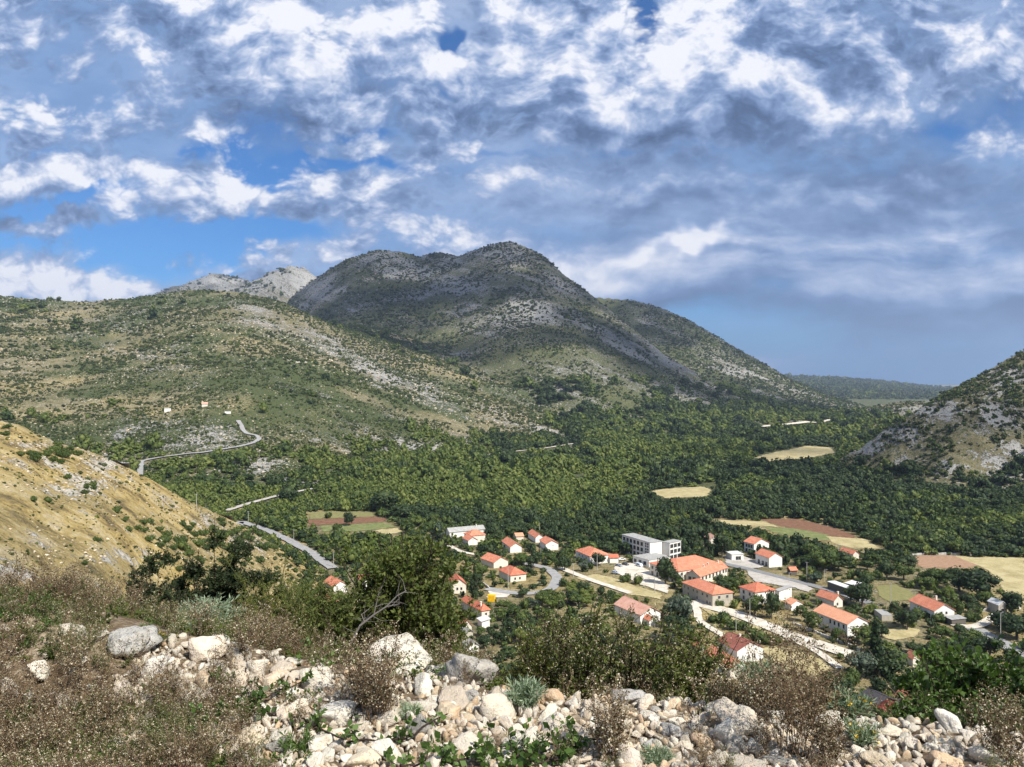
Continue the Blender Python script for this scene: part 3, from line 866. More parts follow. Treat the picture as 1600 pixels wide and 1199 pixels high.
def window(parent, side, u, z, w, hgt, L, W, frame=M_FRAME, name='window', pane=M_PANE):
    """side: 'f' front-left face (y-), 'e' end face (x+), 'b' back, 'w' far end"""
    fr = MB(); pn = MB(); t = 0.07
    def put(mb, u0, u1, z0, z1, d0, d1):
        if side == 'f': mb.box(u0, u1, -W / 2 - d1, -W / 2 - d0, z0, z1)
        elif side == 'b': mb.box(u0, u1, W / 2 + d0, W / 2 + d1, z0, z1)
        elif side == 'e': mb.box(L / 2 + d0, L / 2 + d1, u0, u1, z0, z1)
        else: mb.box(-L / 2 - d1, -L / 2 - d0, u0, u1, z0, z1)
    u0, u1, z0, z1 = u - w / 2, u + w / 2, z, z + hgt
    put(fr, u0 - t, u0, z0, z1, -0.05, 0.05); put(fr, u1, u1 + t, z0, z1, -0.05, 0.05)
    put(fr, u0 - t, u1 + t, z1, z1 + t, -0.05, 0.05); put(fr, u0 - t - 0.05, u1 + t + 0.05, z0 - t, z0, -0.05, 0.10)
    if w > 0.9: put(fr, u - 0.03, u + 0.03, z0, z1, -0.05, 0.03)
    f = fr.build(name, frame, parent)
    put(pn, u0, u1, z0, z1, -0.05, 0.012)
    pn.build('pane', pane, f)
    return f


def house(name, short, label, A, B, Cc, h, roof='gable', rise=None, axis='x', wall=None, rm=None, wins=(), chim=None, cat='house', over=0.45, ins=None, clear=True, doors=()):
    ctr, rz, L, W, gh = fit(A, B, Cc, h)
    L = abs(L) - 2 * over; W = abs(W) - 2 * over
    L = max(L, 2.2); W = max(W, 2.2)
    if rise is None: rise = 0.27 * (W if axis == 'x' else L)
    root = empty(name, (ctr.x, ctr.y, gh - 0.25 if gh else 0.0), rz)
    tag(root, label, cat)
    wall = wall or M_WHITE; rm = rm or M_ORANGE
    mb = MB()
    if roof == 'gable':
        if axis == 'x':
            b = [(-L / 2, -W / 2, -0.6), (-L / 2, W / 2, -0.6), (-L / 2, W / 2, h), (-L / 2, 0, h + rise), (-L / 2, -W / 2, h)]
            mb.hexa(b, [(L / 2, p[1], p[2]) for p in b])
        else:
            b = [(-L / 2, -W / 2, -0.6), (L / 2, -W / 2, -0.6), (L / 2, -W / 2, h), (0, -W / 2, h + rise), (-L / 2, -W / 2, h)]
            mb.hexa(b, [(p[0], W / 2, p[2]) for p in b])
        rb = gable_roof(L, W, h + 0.02, rise, over, axis)
    elif roof == 'hip':
        mb.box(-L / 2, L / 2, -W / 2, W / 2, -0.6, h)
        rb = hip_roof(L, W, h, rise, over, ins)
    elif roof == 'flat':
        mb.box(-L / 2, L / 2, -W / 2, W / 2, -0.6, h)
        rb = MB(); rb.box(-L / 2 - over, L / 2 + over, -W / 2 - over, W / 2 + over, h, h + 0.22)
    else:  # single slope, low at the front-left side
        b = [(-L / 2, -W / 2, -0.6), (-L / 2, W / 2, -0.6), (-L / 2, W / 2, h + rise), (-L / 2, -W / 2, h)]
        mb.hexa(b, [(L / 2, p[1], p[2]) for p in b])
        rb = MB(); d = rise / W * over
        lo = [(-L / 2 - over, -W / 2 - over, h - d + .02), (L / 2 + over, -W / 2 - over, h - d + .02), (L / 2 + over, W / 2 + over, h + rise + d + .02), (-L / 2 - over, W / 2 + over, h + rise + d + .02)]
        rb.hexa(lo, [(p[0], p[1], p[2] + 0.1) for p in lo])
    mb.build('wall', wall, root)
    ro = rb.build('roof', rm, root)
    for side, us, z, w, hh in wins:
        span = (L if side in 'fb' else W)
        for u in us: window(root, side, u * span / 2, z, w, hh, L, W)
    for side, u, w, hh in doors:
        span = (L if side in 'fb' else W)
        window(root, side, u * span / 2, 0.0, w, hh, L, W, name='door', pane=M_DOOR)
    if chim:
        for cx, cy in chim:
            c = MB(); zt = h + rise * 0.55
            x, y = cx * L / 2, cy * W / 2
            c.box(x - 0.3, x + 0.3, y - 0.3, y + 0.3, zt - 0.6, zt + rise * 0.45 + 0.9); c.box(x - 0.4, x + 0.4, y - 0.4, y + 0.4, zt + rise * 0.45 + 0.9, zt + rise * 0.45 + 1.05)
            c.build('chimney', M_CREAM, ro)
    BUILDINGS.append((short, ctr.x, ctr.y, max(L, W) / 2))
    cs, sn = math.cos(rz), math.sin(rz)
    NO_TREE.append([(ctr.x + u * cs - v * sn, ctr.y + u * sn + v * cs) for u, v in ((-L / 2 - 1.5, -W / 2 - 1.5), (L / 2 + 1.5, -W / 2 - 1.5), (L / 2 + 1.5, W / 2 + 1.5), (-L / 2 - 1.5, W / 2 + 1.5))])
    if clear:
        for u in np.linspace(-1, 1, 5):
            for v in np.linspace(-1, 1, 4):
                uu, vv = u * (L / 2 + over), v * (W / 2 + over)
                KEEP.append((ctr.x + uu * cs - vv * sn, ctr.y + uu * sn + vv * cs, h * 0.45 if v < 0 or u > 0.4 else h, 0.5))
    return root, L, W


# --- the big grey school block
def school():
    root, L, W = house('school_building', 'the three-storey block', 'derelict three storey cream block with rows of dark broken windows and flat roofs', (971, 835.5), (1015.5, 848.5), (1031, 845), 10.4,
                       'flat', 0, wall=M_WHITE, rm=M_GREYR, cat='building', over=0.25)
    for row, z in enumerate((0.9, 4.1, 7.3)):
        for k in range(6):
            window(root, 'f', -L / 2 + 1.6 + k * (L - 6.5) / 6 + 0.6, z, 2.1, 2.1, L, W)
    for z in (0.8, 2.5, 4.1, 5.7, 7.3, 8.7):
        for k in range(2): window(root, 'f', L / 2 - 3.9 + k * 1.9, z, 1.2, 1.0, L, W)
    root2, L, W = house('school_wing', 'the right wing of the block', 'shorter right wing of the cream block with three columns of dark windows', (1034, 847), (1046.5, 849.3), (1068.5, 846), 10.0,
                        'flat', 0, wall=M_WHITE, rm=M_GREYR, cat='building', over=0.2)
    for z in (0.9, 4.0, 7.1):
        for k in (-1, 0, 1): window(root2, 'e', k * W / 3.1, z, W / 3.9, 2.1, L, W)
    root3, L, W = house('school_annex', 'the low white annex', 'low white flat roofed annex in front of the cream block with glazed doors', (988, 869), (1014, 876), (1041, 868.5), 4.2,
                        'flat', 0, wall=M_WHITE, rm=M_GREYR, cat='building', over=0.2)
    for u in (-0.7, -0.1, 0.5): window(root3, 'f', u * L / 2, 1.2, 2.2, 1.9, L, W)
    for u in (-0.75, -0.35): window(root3, 'e', u * W / 2, 0.1, 1.8, 2.8, L, W, name='door')


school()

house('long_hall', 'the big L-shaped hall', 'large two storey hall under a broad orange hipped roof beside the low white annex', (1013, 880), (1060, 893.5), (1127, 881), 6.2, 'hip', 3.6, wall=M_CREAM, rm=M_ORANGE, over=0.5, cat='building', ins=9,
      wins=(('f', (-.8, -.45, -.1, .25, .6), 3.6, 1.3, 1.6), ('f', (-.8, -.45, -.1, .25, .6), 0.2, 1.6, 2.2), ('e', (-.85, -.6, -.35, -.1, .05, .2, .35), 3.8, 1.3, 1.5), ('e', (-.85, -.6), 0.8, 1.3, 1.8)))
house('gallery_house', 'the long gallery house', 'long orange roofed building with a row of pale balconies and a grey gable', (1070, 897), (1094, 901.5), (1168, 891.5), 4.6, 'gable', 2.6, axis='y', wall=M_CREAM, rm=M_ORANGE, cat='building',
      wins=(('e', (-.8, -.55, -.3, -.05, .2, .45, .7, .9), 2.2, 1.5, 1.8), ('f', (-.45, .2), 2.2, 1.5, 1.5)), chim=((0.1, -.3), (-.1, .1), (0.1, .75)))
house('stone_house', 'the two-storey stone house', 'two storey weathered stone house with an orange hipped roof beside the gravel track', (1064.5, 910), (1113, 930), (1144.5, 925), 5.6, 'hip', 2.6, wall=M_STONEW, rm=M_ORANGE, cat='building',
      wins=(('f', (-.85, -.6, -.25, 0, .35, .65), 3.4, 1.1, 1.3), ('f', (-.6, 0, .65, .85), 0.7, 1.1, 1.3), ('e', (-.35, .45), 3.4, 1.2, 1.3), ('e', (.0,), 0.4, 1.1, 1.9)))
house('white_house', 'the hipped white house', 'white two storey house with a worn orange hipped roof next to the grey roofed extension', (1153.8, 917), (1180, 926.5), (1216.5, 923.5), 5.6, 'hip', 2.8, wall=M_WHITE, rm=M_REDDISH,
      wins=(('f', (-.5, .3), 3.2, 1.2, 1.5), ('f', (-.5, .3), 0.6, 1.2, 1.6), ('e', (-.4, .2), 3.2, 1.0, 1.2)))
house('house_extension', 'the grey roofed extension', 'white extension with a grey sheet roof behind the hipped white house', (1210, 922), (1217, 924), (1246, 922), 4.6, 'shed', 1.0, wall=M_WHITE, rm=M_GREYR, cat='house')
house('cottage', 'the tiny half-orange cottage', 'tiny cottage with bright orange tiles and a white gable below the grey roofed extension', (1224, 940), (1236, 945), (1251, 940.5), 2.8, 'gable', 1.6, wall=M_WHITE, rm=M_LIGHTOR, wins=(('e', (0,), 1.0, .8, .9),))
house('barn_house', 'the long white house', 'long white house with a bright pale orange roof and a row of small windows', (1269.5, 954.3), (1324, 976), (1360, 972), 5.6, 'gable', 2.5, wall=M_WHITE, rm=M_LIGHTOR,
      wins=(('f', (.0, .25, .5, .78), 3.2, 0.9, 1.5), ('f', (-.85, -.5), 3.4, 1.0, 1.1), ('e', (-.45, -.1, .22), 1.8, .8, 1.2)), cat='house')
house('farmhouse', 'the tiled farmhouse', 'small stone farmhouse with orange tiles and one chimney behind the long white house', (1274, 929.5), (1303, 939), (1320, 937), 3.4, 'gable', 2.2, wall=M_CREAM, rm=M_ORANGE, chim=((0.7, 0.5),), wins=(('e', (-.2,), 1.0, .9, 1.1),))
house('white_house', 'the upper white gable house', 'tall white gabled house with a shaded balcony at the edge of the wood', (1161, 846), (1178, 850.5), (1202, 847.5), 6.0, 'gable', 2.6, wall=M_WHITE, rm=M_ORANGE,
      wins=(('f', (-.5, .0, .5), 3.2, 1.6, 1.8), ('f', (-.5, .2), 0.4, 1.6, 2.0), ('e', (-.2,), 3.4, .8, .9)))
house('white_house', 'the roadside white house', 'white gabled house with bright orange tiles and dark garage doors beside the road', (1179, 864.5), (1201.5, 872), (1221, 869.3), 5.4, 'gable', 2.3, wall=M_WHITE, rm=M_ORANGE,
      wins=(('f', (-.5, .1, .6), 0.4, 2.0, 2.2),), over=.4)
house('flat_shed', 'the flat white shed', 'low white shed with a flat roof and a dark red door beside the roadside house', (1133, 862), (1143, 867), (1158, 864), 3.4, 'flat', 0, wall=M_WHITE, rm=M_PALER, cat='shed', over=.3, wins=(('e', (0.1,), 0.3, 3.0, 2.0),))
house('hut', 'the little orange hut', 'little open hut with an orange roof beyond the road', (1228, 888.5), (1235, 891.5), (1245, 890), 2.6, 'gable', 1.2, axis='y', wall=M_DARKW, rm=M_ORANGE, cat='hut')
house('farmhouse', 'the far orange roof', 'low farmhouse with a faded orange roof among the trees past the crop strips', (1311, 860), (1333, 866), (1338, 863.5), 3.0, 'gable', 1.6, wall=M_CREAM, rm=M_ORANGE)
house('farmhouse', 'the meadow farmhouse', 'orange roofed farmhouse with a white gable and a chimney below the olive meadow', (1419, 938), (1459.5, 955), (1483, 949), 4.4, 'gable', 2.6, wall=M_WHITE, rm=M_ORANGE, chim=((-0.1, 0.6),), wins=(('e', (-.3, .2), 2.8, .9, 1.0), ('f', (.55,), 0.3, 2.2, 2.0)))
house('lean_to', 'the grey lean-to', 'open lean-to with a grey sheet roof against the meadow farmhouse', (1474, 963), (1487, 969), (1508, 967), 2.5, 'shed', 0.4, wall=M_DARKW, rm=M_GREYR, cat='shed', over=.3)
house('grey_shed', 'the grey shed', 'small pale shed with a grey roof at the end of the white turning', (1542, 939), (1560, 946), (1574, 945), 4.0, 'gable', 1.4, wall=M_GREYW, rm=M_PALER, cat='shed', over=.3, wins=(('e', (0,), 0.4, 1.1, 2),))
house('shed', 'the rightmost white shed', 'small white roofed shed in the trees at the right edge', (1573, 939), (1582, 943), (1592, 941), 2.6, 'flat', 0, wall=M_WHITE, rm=M_PALER, cat='shed', over=.2)
house('long_shed', 'the dark long shed', 'long dark walled shed with a thin pale roof beside the asphalt road', (1292, 909), (1326, 921), (1336, 919), 3.6, 'flat', 0, wall=M_DARKW, rm=M_PALER, cat='shed', over=.2)
house('shelter', 'the grey shelter', 'grey sheet roofed shelter behind the dark long shed', (1319, 911), (1335, 915), (1346, 912.5), 2.8, 'shed', 0.5, wall=M_DARKW, rm=M_PALER, cat='shed', over=.3)
house('ruin', 'the ruined stone shed', 'ruined grey stone shed in the dry plot beside the meadow', (1366, 953), (1378, 962), (1390, 959), 2.2, 'flat', 0, wall=M_STONEW, rm=M_GREYR, cat='shed', over=0.0)
house('red_roof_house', 'the dark red roofed house', 'white house with an old dark red tiled roof below the gravel track', (1119, 1000), (1151.5, 1017.5), (1190.5, 1010), 4.6, 'gable', 2.5, wall=M_WHITE, rm=M_OLDRED, chim=((0.0, 0.0),), over=.35,
      wins=(('e', (-.1, .35), 1.2, .55, 1.4),))
house('village_house', 'the nearest orange roof', 'house under a broad red orange roof in front of the dark red roofed house', (1098, 1019), (1140, 1046), (1164, 1037), 3.6, 'gable', 2.0, wall=M_CREAM, rm=M_ORANGE)
house('outbuilding', 'the small orange outbuilding', 'small outbuilding with an orange roof beside the grey roofed ruin', (1077, 1003), (1091, 1012), (1103, 1008), 2.6, 'gable', 1.3, wall=M_GREYW, rm=M_ORANGE, cat='outbuilding')
house('outbuilding', 'the grey broken outbuilding', 'low outbuilding with a broken grey roof among the bushes', (1040, 990), (1055, 1000), (1068, 997), 2.4, 'gable', 1.1, wall=M_GREYW, rm=M_GREYR, cat='outbuilding')
house('old_house', 'the faded pink roofed house', 'old house with a sagging faded pink roof half hidden by the shrub', (958, 944), (1000, 962), (1026, 953), 3.8, 'gable', 2.8, wall=M_WHITE, rm=M_PINK)
house('outbuilding', 'the orange lean roof', 'low orange roofed outbuilding in front of the faded pink roofed house', (996, 961), (1014, 970), (1024, 967), 2.6, 'gable', 1.1, wall=M_WHITE, rm=M_ORANGE, cat='outbuilding')
# left part of the village
house('village_house', 'the hipped house by the car park', 'white house with a large orange hipped roof left of the parked cars', (898, 860), (921, 870), (951, 866), 4.4, 'hip', 3.0, wall=M_WHITE, rm=M_ORANGE, wins=(('f', (-.5, .0, .5), 2.2, 1.0, 1.2),))
house('annex', 'the small red annex', 'small annex with a red roof between the hipped house and the car park', (948, 868), (952, 872), (966, 870), 3.0, 'gable', 1.2, axis='y', wall=M_WHITE, rm=M_REDDISH, cat='outbuilding')
house('village_house', 'the white gable by the lane', 'small white gabled house with an orange roof in the upper left of the village', (783, 845), (796.5, 855), (818, 855), 3.6, 'gable', 2.2, wall=M_WHITE, rm=M_ORANGE)
house('village_house', 'the twin gable house', 'white gabled house with orange roof second in the back row', (842, 843.5), (852, 850.5), (871, 847.5), 3.8, 'gable', 2.1, wall=M_WHITE, rm=M_ORANGE)
house('village_house', 'the leftmost back house', 'small white gabled house with orange roof first in the back row', (824, 832), (836, 840), (849, 838), 3.4, 'gable', 1.9, wall=M_WHITE, rm=M_ORANGE)
house('hut', 'the bright orange hut', 'bright orange roofed hut behind the back row of houses', (801, 834), (806, 838.5), (817, 836), 2.4, 'gable', 1.2, axis='y', wall=M_CREAM, rm=M_LIGHTOR, cat='hut')
house('village_house', 'the low orange house', 'low house with an irregular orange roof above the village lane', (750, 872), (771, 879.5), (790, 874), 3.2, 'gable', 2.4, axis='x', wall=M_CREAM, rm=M_ORANGE)
house('village_house', 'the hipped house by the lane', 'house with a dark orange hipped roof and a pale wall above the lane', (778, 890.5), (797, 900), (822, 896), 3.4, 'hip', 2.8, wall=M_CREAM, rm=M_REDDISH, wins=(('e', (-.4, .2), 1.0, .9, 1.1),))
house('village_house', 'the house under the dark pine', 'house with a red orange roof beside the dark spruce', (700, 905), (706, 914), (731, 914), 4.4, 'gable', 2.6, wall=M_CREAM, rm=M_REDDISH, wins=(('e', (-.3, .3), 1.6, .9, 1.2),))
house('village_house', 'the red roofed house', 'house with a red orange hipped roof and a tall white chimney', (718, 938), (752, 955.5), (767, 953), 3.4, 'hip', 2.2, wall=M_CREAM, rm=M_REDDISH, chim=((0.75, -0.5),), wins=(('e', (0.1,), 1.0, .8, 1.3),))
house('village_house', 'the grey block house', 'white house with a long grey roof and chimney, upper left of the village', (695, 829), (702, 832), (733, 817), 3.8, 'gable', 2.0, axis='y', wall=M_WHITE, rm=M_GREYR, chim=((0.2, 0.6),))
house('village_house', 'the cross roofed house', 'house with crossing orange roofs and a white front gable', (724, 834), (733, 838), (757, 834.5), 4.2, 'hip', 2.8, wall=M_CREAM, rm=M_ORANGE)
house('house_wing', 'the white front wing', 'white gabled wing with an orange roof in front of the cross roofed house', (722, 840), (731, 845), (750, 845), 3.0, 'gable', 1.9, wall=M_WHITE, rm=M_ORANGE, cat='house')
house('village_house', 'the grey roofed white house', 'small white house with a grey roof by the pale lane', (667, 841), (676, 846), (686, 843), 3.4, 'gable', 1.6, wall=M_WHITE, rm=M_GREYR)
house('outhouse', 'the dark grey outhouse', 'grey roofed outhouse below the red roofed house', (716, 984), (728, 990), (743, 988), 2.6, 'gable', 1.2, wall=M_STONEW, rm=M_GREYR, cat='outbuilding')
house('outhouse', 'the white outhouse', 'small white outhouse with a faded roof at the edge of the thick shrub', (722, 1003), (732, 1011), (749, 1007), 2.6, 'gable', 1.4, wall=M_WHITE, rm=M_GREYR, cat='outbuilding')
house('village_house', 'the orange roof by the shrub', 'house with an orange roof mostly hidden by the thick shrub', (706, 963), (722, 979), (736, 974), 3.4, 'gable', 2.2, wall=M_CREAM, rm=M_ORANGE)
house('shed', 'the white tarp shed', 'white shed with pale tarpaulin below the white chimney', (744, 966), (752, 972), (766, 969), 2.8, 'shed', 0.6, wall=M_WHITE, rm=M_PALER, cat='shed')
house('village_house', 'the roof behind the shrub', 'orange roofed house seen through the shrub beside the pale road', (505, 908), (520, 917), (542, 912), 3.6, 'gable', 2.1, wall=M_WHITE, rm=M_ORANGE)
house('village_house', 'the low roof in the shrub', 'long orange roof seen low through the shrub', (494, 940), (515, 948), (540, 940), 3.4, 'gable', 2.0, wall=M_WHITE, rm=M_ORANGE)
house('village_house', 'the orange roof in the branches', 'orange roofed house seen between the branches of the thick shrub', (556, 902), (568, 908), (584, 902), 3.4, 'gable', 2.0, wall=M_WHITE, rm=M_ORANGE)
house('village_house', 'the pale block in the branches', 'small pale building seen through a gap in the thick shrub', (562, 920), (572, 928), (580, 926), 3.0, 'flat', 0.0, wall=M_CREAM, rm=M_YARD)
house('village_house', 'the low roof at the right', 'orange roof seen between leaves in front of the pine at the right', (1398, 1084), (1424, 1098), (1436, 1092), 3.4, 'gable', 2.0, wall=M_CREAM, rm=M_ORANGE)
house('village_house', 'the dark roofed shed', 'shed with a dark roof and a reddish wall below the pine at the right', (1340, 1086), (1372, 1101), (1402, 1094), 3.0, 'gable', 1.4, wall=M_REDW, rm=plain('dark_roof', (0.06, 0.055, 0.06)), cat='shed', clear=False)
house('village_house', 'the roof in the leaves', 'orange roof among green leaves near the right edge', (1518, 1046), (1532, 1053), (1544, 1049), 3.2, 'gable', 1.6, wall=M_CREAM, rm=M_ORANGE, clear=False)
house('village_house', 'the roof under the pine', 'orange roof half buried in trees behind the right pine', (1414, 1023), (1426, 1029), (1436, 1026), 3.2, 'gable', 1.6, wall=M_CREAM, rm=M_ORANGE)
house('village_house', 'the pink gable house', 'small house with a pale pink gable among the trees behind the big hall', (1100, 838), (1108, 843), (1123, 841), 3.8, 'gable', 2.0, wall=M_CREAM, rm=M_PINK)
# houses up on the left hill
house('hill_house', 'the white hill house', 'bright white house up on the left hillside', (250, 638), (262, 643), (280, 640), 4.5, 'flat', 0, wall=M_WHITE, rm=M_PALER, cat='house', over=.2)
house('hill_house', 'the stone hill house', 'small stone house on the left hillside above the hairpin', (314, 631), (320, 635), (331, 633), 4.0, 'gable', 2, wall=M_CREAM, rm=M_PINK)
house('hill_house', 'the low white hill house', 'low white building on the left hillside beside the hairpin', (347, 641), (356, 646), (370, 644), 3.0, 'flat', 0, wall=M_WHITE, rm=M_PALER, over=.2)

# lower part of the long white house: terrace and dark openings
def pergola():
    ctr, rz, L, W, gh = fit((1290, 983), (1323, 1000), (1330, 998), 2.6)
    r = empty('pergola', (ctr.x, ctr.y, 0), rz); tag(r, 'dark timber pergola along the front of the long white house', 'pergola')
    W = 3.5
    for x in np.linspace(-L / 2, L / 2, 4):
        for y in (-W / 2, W / 2):
            p = MB(); p.box(x - .08, x + .08, y - .08, y + .08, -0.1, 2.5); p.build('post', M_WOODP, r)
    b = MB()
    for x in np.linspace(-L / 2, L / 2, 16): b.box(x - .05, x + .05, -W / 2 - .3, W / 2 + .3, 2.6, 2.72)
    b.box(-L / 2 - .3, L / 2 + .3, -W / 2 - .06, -W / 2 + .06, 2.5, 2.6); b.box(-L / 2 - .3, L / 2 + .3, W / 2 - .06, W / 2 + .06, 2.5, 2.6)
    b.build('beams', M_WOODP, r)


pergola()

# ------------------------------------------------------------------ cars, container, sign
def make_car(name, px, py, rz, col, label, van=False):
    x, y, z = hit(px, py)
    r = empty(name, (x, y, z + 0.12), rz); tag(r, label, 'van' if van else 'car', 'vehicles parked in the village')
    m, t, b, _ = mat('paint', 0.3, 0.5); b.inputs['Base Color'].default_value = (*col, 1); b.inputs['Coat Weight'].default_value = 0.5
    hw = 0.88
    prof = [(-2.1, .35), (2.1, .35), (2.15, .75), (1.9, .95), (1.0, 1.02), (0.45, 1.5), (-1.1, 1.52), (-1.85, 1.05), (-2.12, .9)]
    if van: prof = [(-2.3, .35), (2.3, .35), (2.35, .85), (1.9, 1.2), (1.35, 1.95), (-2.25, 2.0), (-2.32, .9)]
    mb = MB(); mb.hexa([(a, -hw, c) for a, c in prof], [(a, hw, c) for a, c in prof]); o = mb.build('body', m, r)
    bv = o.modifiers.new('bevel', 'BEVEL'); bv.width = 0.09; bv.segments = 2
    g = MB()
    top = 1.42 if not van else 1.85
    for s in (-1, 1): g.hexa([(a, s * (hw + .005), c) for a, c in ((.85, 1.02), (-1.6, 1.04), (-1.05, top), (.42, top))], [(a, s * (hw + .02), c) for a, c in ((.85, 1.02), (-1.6, 1.04), (-1.05, top), (.42, top))])
    g.hexa([(.99, -.75, 1.06), (.99, .75, 1.06), (.5, .68, top), (.5, -.68, top)], [(1.03, -.75, 1.08), (1.03, .75, 1.08), (.54, .68, top + .02), (.54, -.68, top + .02)])
    g.build('windows', M_PANE, r)
    for a in (-1.3, 1.3):
        for s in (-1, 1):
            w = MB(); w.tube((a, s * .7, .33), (a, s * .93, .33), .33, n=14); w.build('wheel', M_TIRE, r)
    for s in (-1, 1):
        h = MB(); h.box(2.1, 2.17, s * .6 - .16, s * .6 + .16, .66, .8); h.build('headlight', M_PALER, r)
    KEEP.append((x, y, 0.5, 1.5))


make_car('parked_car', 961, 897, R(-30), (0.42, 0.47, 0.55), 'light blue grey car parked on the gravel track')
make_car('parked_car', 967, 886, R(-50), (0.25, 0.28, 0.33), 'grey car parked left of the dark car in the yard')
make_car('parked_car', 977, 884, R(-50), (0.05, 0.055, 0.06), 'dark car parked in the gravel yard')
make_car('parked_car', 972, 876, R(20), (0.75, 0.75, 0.74), 'white car parked beside the low white annex')
make_car('parked_van', 999, 886, R(-60), (0.55, 0.62, 0.70), 'pale blue van parked against the low white annex', True)
make_car('parked_car', 1188, 880, R(-40), (0.2, 0.22, 0.25), 'dark car parked under the roadside white house')

def container():
    x, y, z = hit(768, 940)
    r = empty('yellow_container', (x, y, z), R(-12)); tag(r, 'bright yellow container standing beside the village lane', 'container')
    b = MB(); b.box(-1.6, 1.6, -1.2, 1.2, 0.1, 3.0); b.build('body', M_YELLOW, r)
    s = MB()
    for k in np.linspace(-1.5, 1.5, 9): s.box(k - .05, k + .05, -1.26, -1.2, 0.2, 2.9)
    s.build('panel_ribs', M_YELLOW, r)
    l = MB(); l.box(-1.65, 1.65, -1.25, 1.25, 3.0, 3.1); l.build('lid', M_YELLOW, r)
    KEEP.append((x, y, 1.0, 2.0))
    x, y, z = hit(1160, 968)
    r = empty('notice_board', (x, y, z), 0); tag(r, 'small white notice board beside the gravel track', 'notice board')
    p = MB(); p.tube((-.5, 0, 0), (-.5, 0, 1.0), .05); p.build('post', M_METAL, r)
    p = MB(); p.tube((.5, 0, 0), (.5, 0, 1.0), .05); p.build('post', M_METAL, r)
    p = MB(); p.box(-.8, .8, -.04, .04, .8, 2.0); p.build('board', M_WHITE, r)


container()

# ------------------------------------------------------------------ poles
POLES = [  # foot x, foot y, height, lamp, landmark
    (794, 919.5, 10.5, 0, 'tall concrete pole beside the bend of the village lane'), (845, 879, 8.5, 1, 'lamp post between the twin gable house and the lane'),
    (896, 902, 7.5, 0, 'bare post at the left end of the pale gravel track'), (933, 892, 9.5, 1, 'lamp post in front of the white house by the car park'),
    (739, 861, 7.5, 0, 'post below the white front wing at the upper left'), (706, 852, 8, 0, 'post beside the small grey roofed white house'), (843, 833, 7, 0, 'slim post behind the back row of houses'),
    (864, 867, 6, 0, 'short post to the right of the twin gable house'), (1171.6, 969, 9.5, 1, 'concrete lamp post on the gravel track'), (1150, 988, 8.5, 0, 'concrete pole behind the dark red roofed house'),
    (1260.7, 910, 10.5, 0, 'concrete pole beyond the asphalt road'), (1288, 908, 6.0, 1, 'white lamp post at the bend of the asphalt road'), (1391.5, 945, 10.0, 0, 'concrete pole in front of the olive meadow'),
    (1563.4, 1001, 11.0, 1, 'tall lamp post at the start of the right road'), (1330, 983, 6.0, 0, 'dark pole against the gable of the long white house'), (1023, 928, 8, 1, 'lamp post in front of the big hall'),
    (1158, 880, 7, 0, 'post beside the flat white shed'), (1233, 910, 5, 1, 'short lamp beside the concrete yard'), (388, 817, 8.5, 0, 'pole where the pale road rounds the golden hill'),
    (459, 848, 8.5, 0, 'pole half way down the pale road'), (307, 793, 7, 0, 'pole on the crest of the golden hill'), (521, 888, 9, 0, 'pole at the lower end of the pale road'), (409, 686, 9, 0, 'pole outside the hairpin bend'), (398, 676, 9, 0, 'pole inside the hairpin bend'), (353, 702, 9, 0, 'pole along the lower leg of the hairpin road'), (1310, 870, 7, 0, 'post near the far orange roof'),
]
for px, py, hgt, lamp, lab in POLES:
    x, y, z = hit(px, py)
    r = empty('utility_pole' if not lamp else 'street_lamp', (x, y, z - 0.2), random.uniform(-0.6, 0.6))
    tag(r, lab, 'lamp post' if lamp else 'pole', 'poles along the lanes')
    m = M_WOODP if 'dark' in lab and 'pole against' in lab else M_CONC
    p = MB(); p.tube((0, 0, 0), (0, 0, hgt), 0.17, 0.10, 8); p.build('shaft', m, r)
    if lamp:
        a = MB(); a.tube((0, 0, hgt - .3), (1.1, 0, hgt + .1), 0.05); a.build('arm', M_METAL, r)
        a = MB(); a.box(.9, 1.6, -.14, .14, hgt + .03, hgt + .18); a.build('lamp_head', M_METAL, r)
    else:
        a = MB(); a.box(-.7, .7, -.05, .05, hgt - .5, hgt - .38); a.build('crossarm', M_METAL, r)
        for s in (-.6, 0, .6):
            a = MB(); a.tube((s, 0, hgt - .38), (s, 0, hgt - .18), .05); a.build('insulator', M_FRAME, r)
    KEEP.append((x, y, hgt * 0.6, 0.3)); KEEP.append((x, y, hgt, 0.3))


def stone_wall(pts, h, w, label):
    W_ = [hit(*p) for p in pts]
    mb = MB()
    for (x0, y0, z0), (x1, y1, z1) in zip(W_, W_[1:]):
        L = math.hypot(x1 - x0, y1 - y0); n = max(1, int(L / 1.1))
        dx, dy = (x1 - x0) / L, (y1 - y0) / L
        for k in range(n):
            a = (k + random.uniform(-.1, .1)) * L / n; b2 = (k + 1 + random.uniform(-.05, .1)) * L / n
            hh = h * random.uniform(.75, 1.15); ww = w * random.uniform(.8, 1.2) / 2
            p0 = (x0 + dx * a, y0 + dy * a); p1 = (x0 + dx * b2, y0 + dy * b2)
            z = gz(*p0) - .3
            q = [(p0[0] - dy * ww, p0[1] + dx * ww), (p0[0] + dy * ww, p0[1] - dx * ww), (p1[0] + dy * ww, p1[1] - dx * ww), (p1[0] - dy * ww, p1[1] + dx * ww)]
            mb.hexa([(c[0], c[1], z) for c in q], [(c[0] + (x0 - x0), c[1], z + .3 + hh * random.uniform(.9, 1.1)) for c in q])
    o = mb.build('stone_wall', M_DRYSTONE); tag(o, label, 'wall')


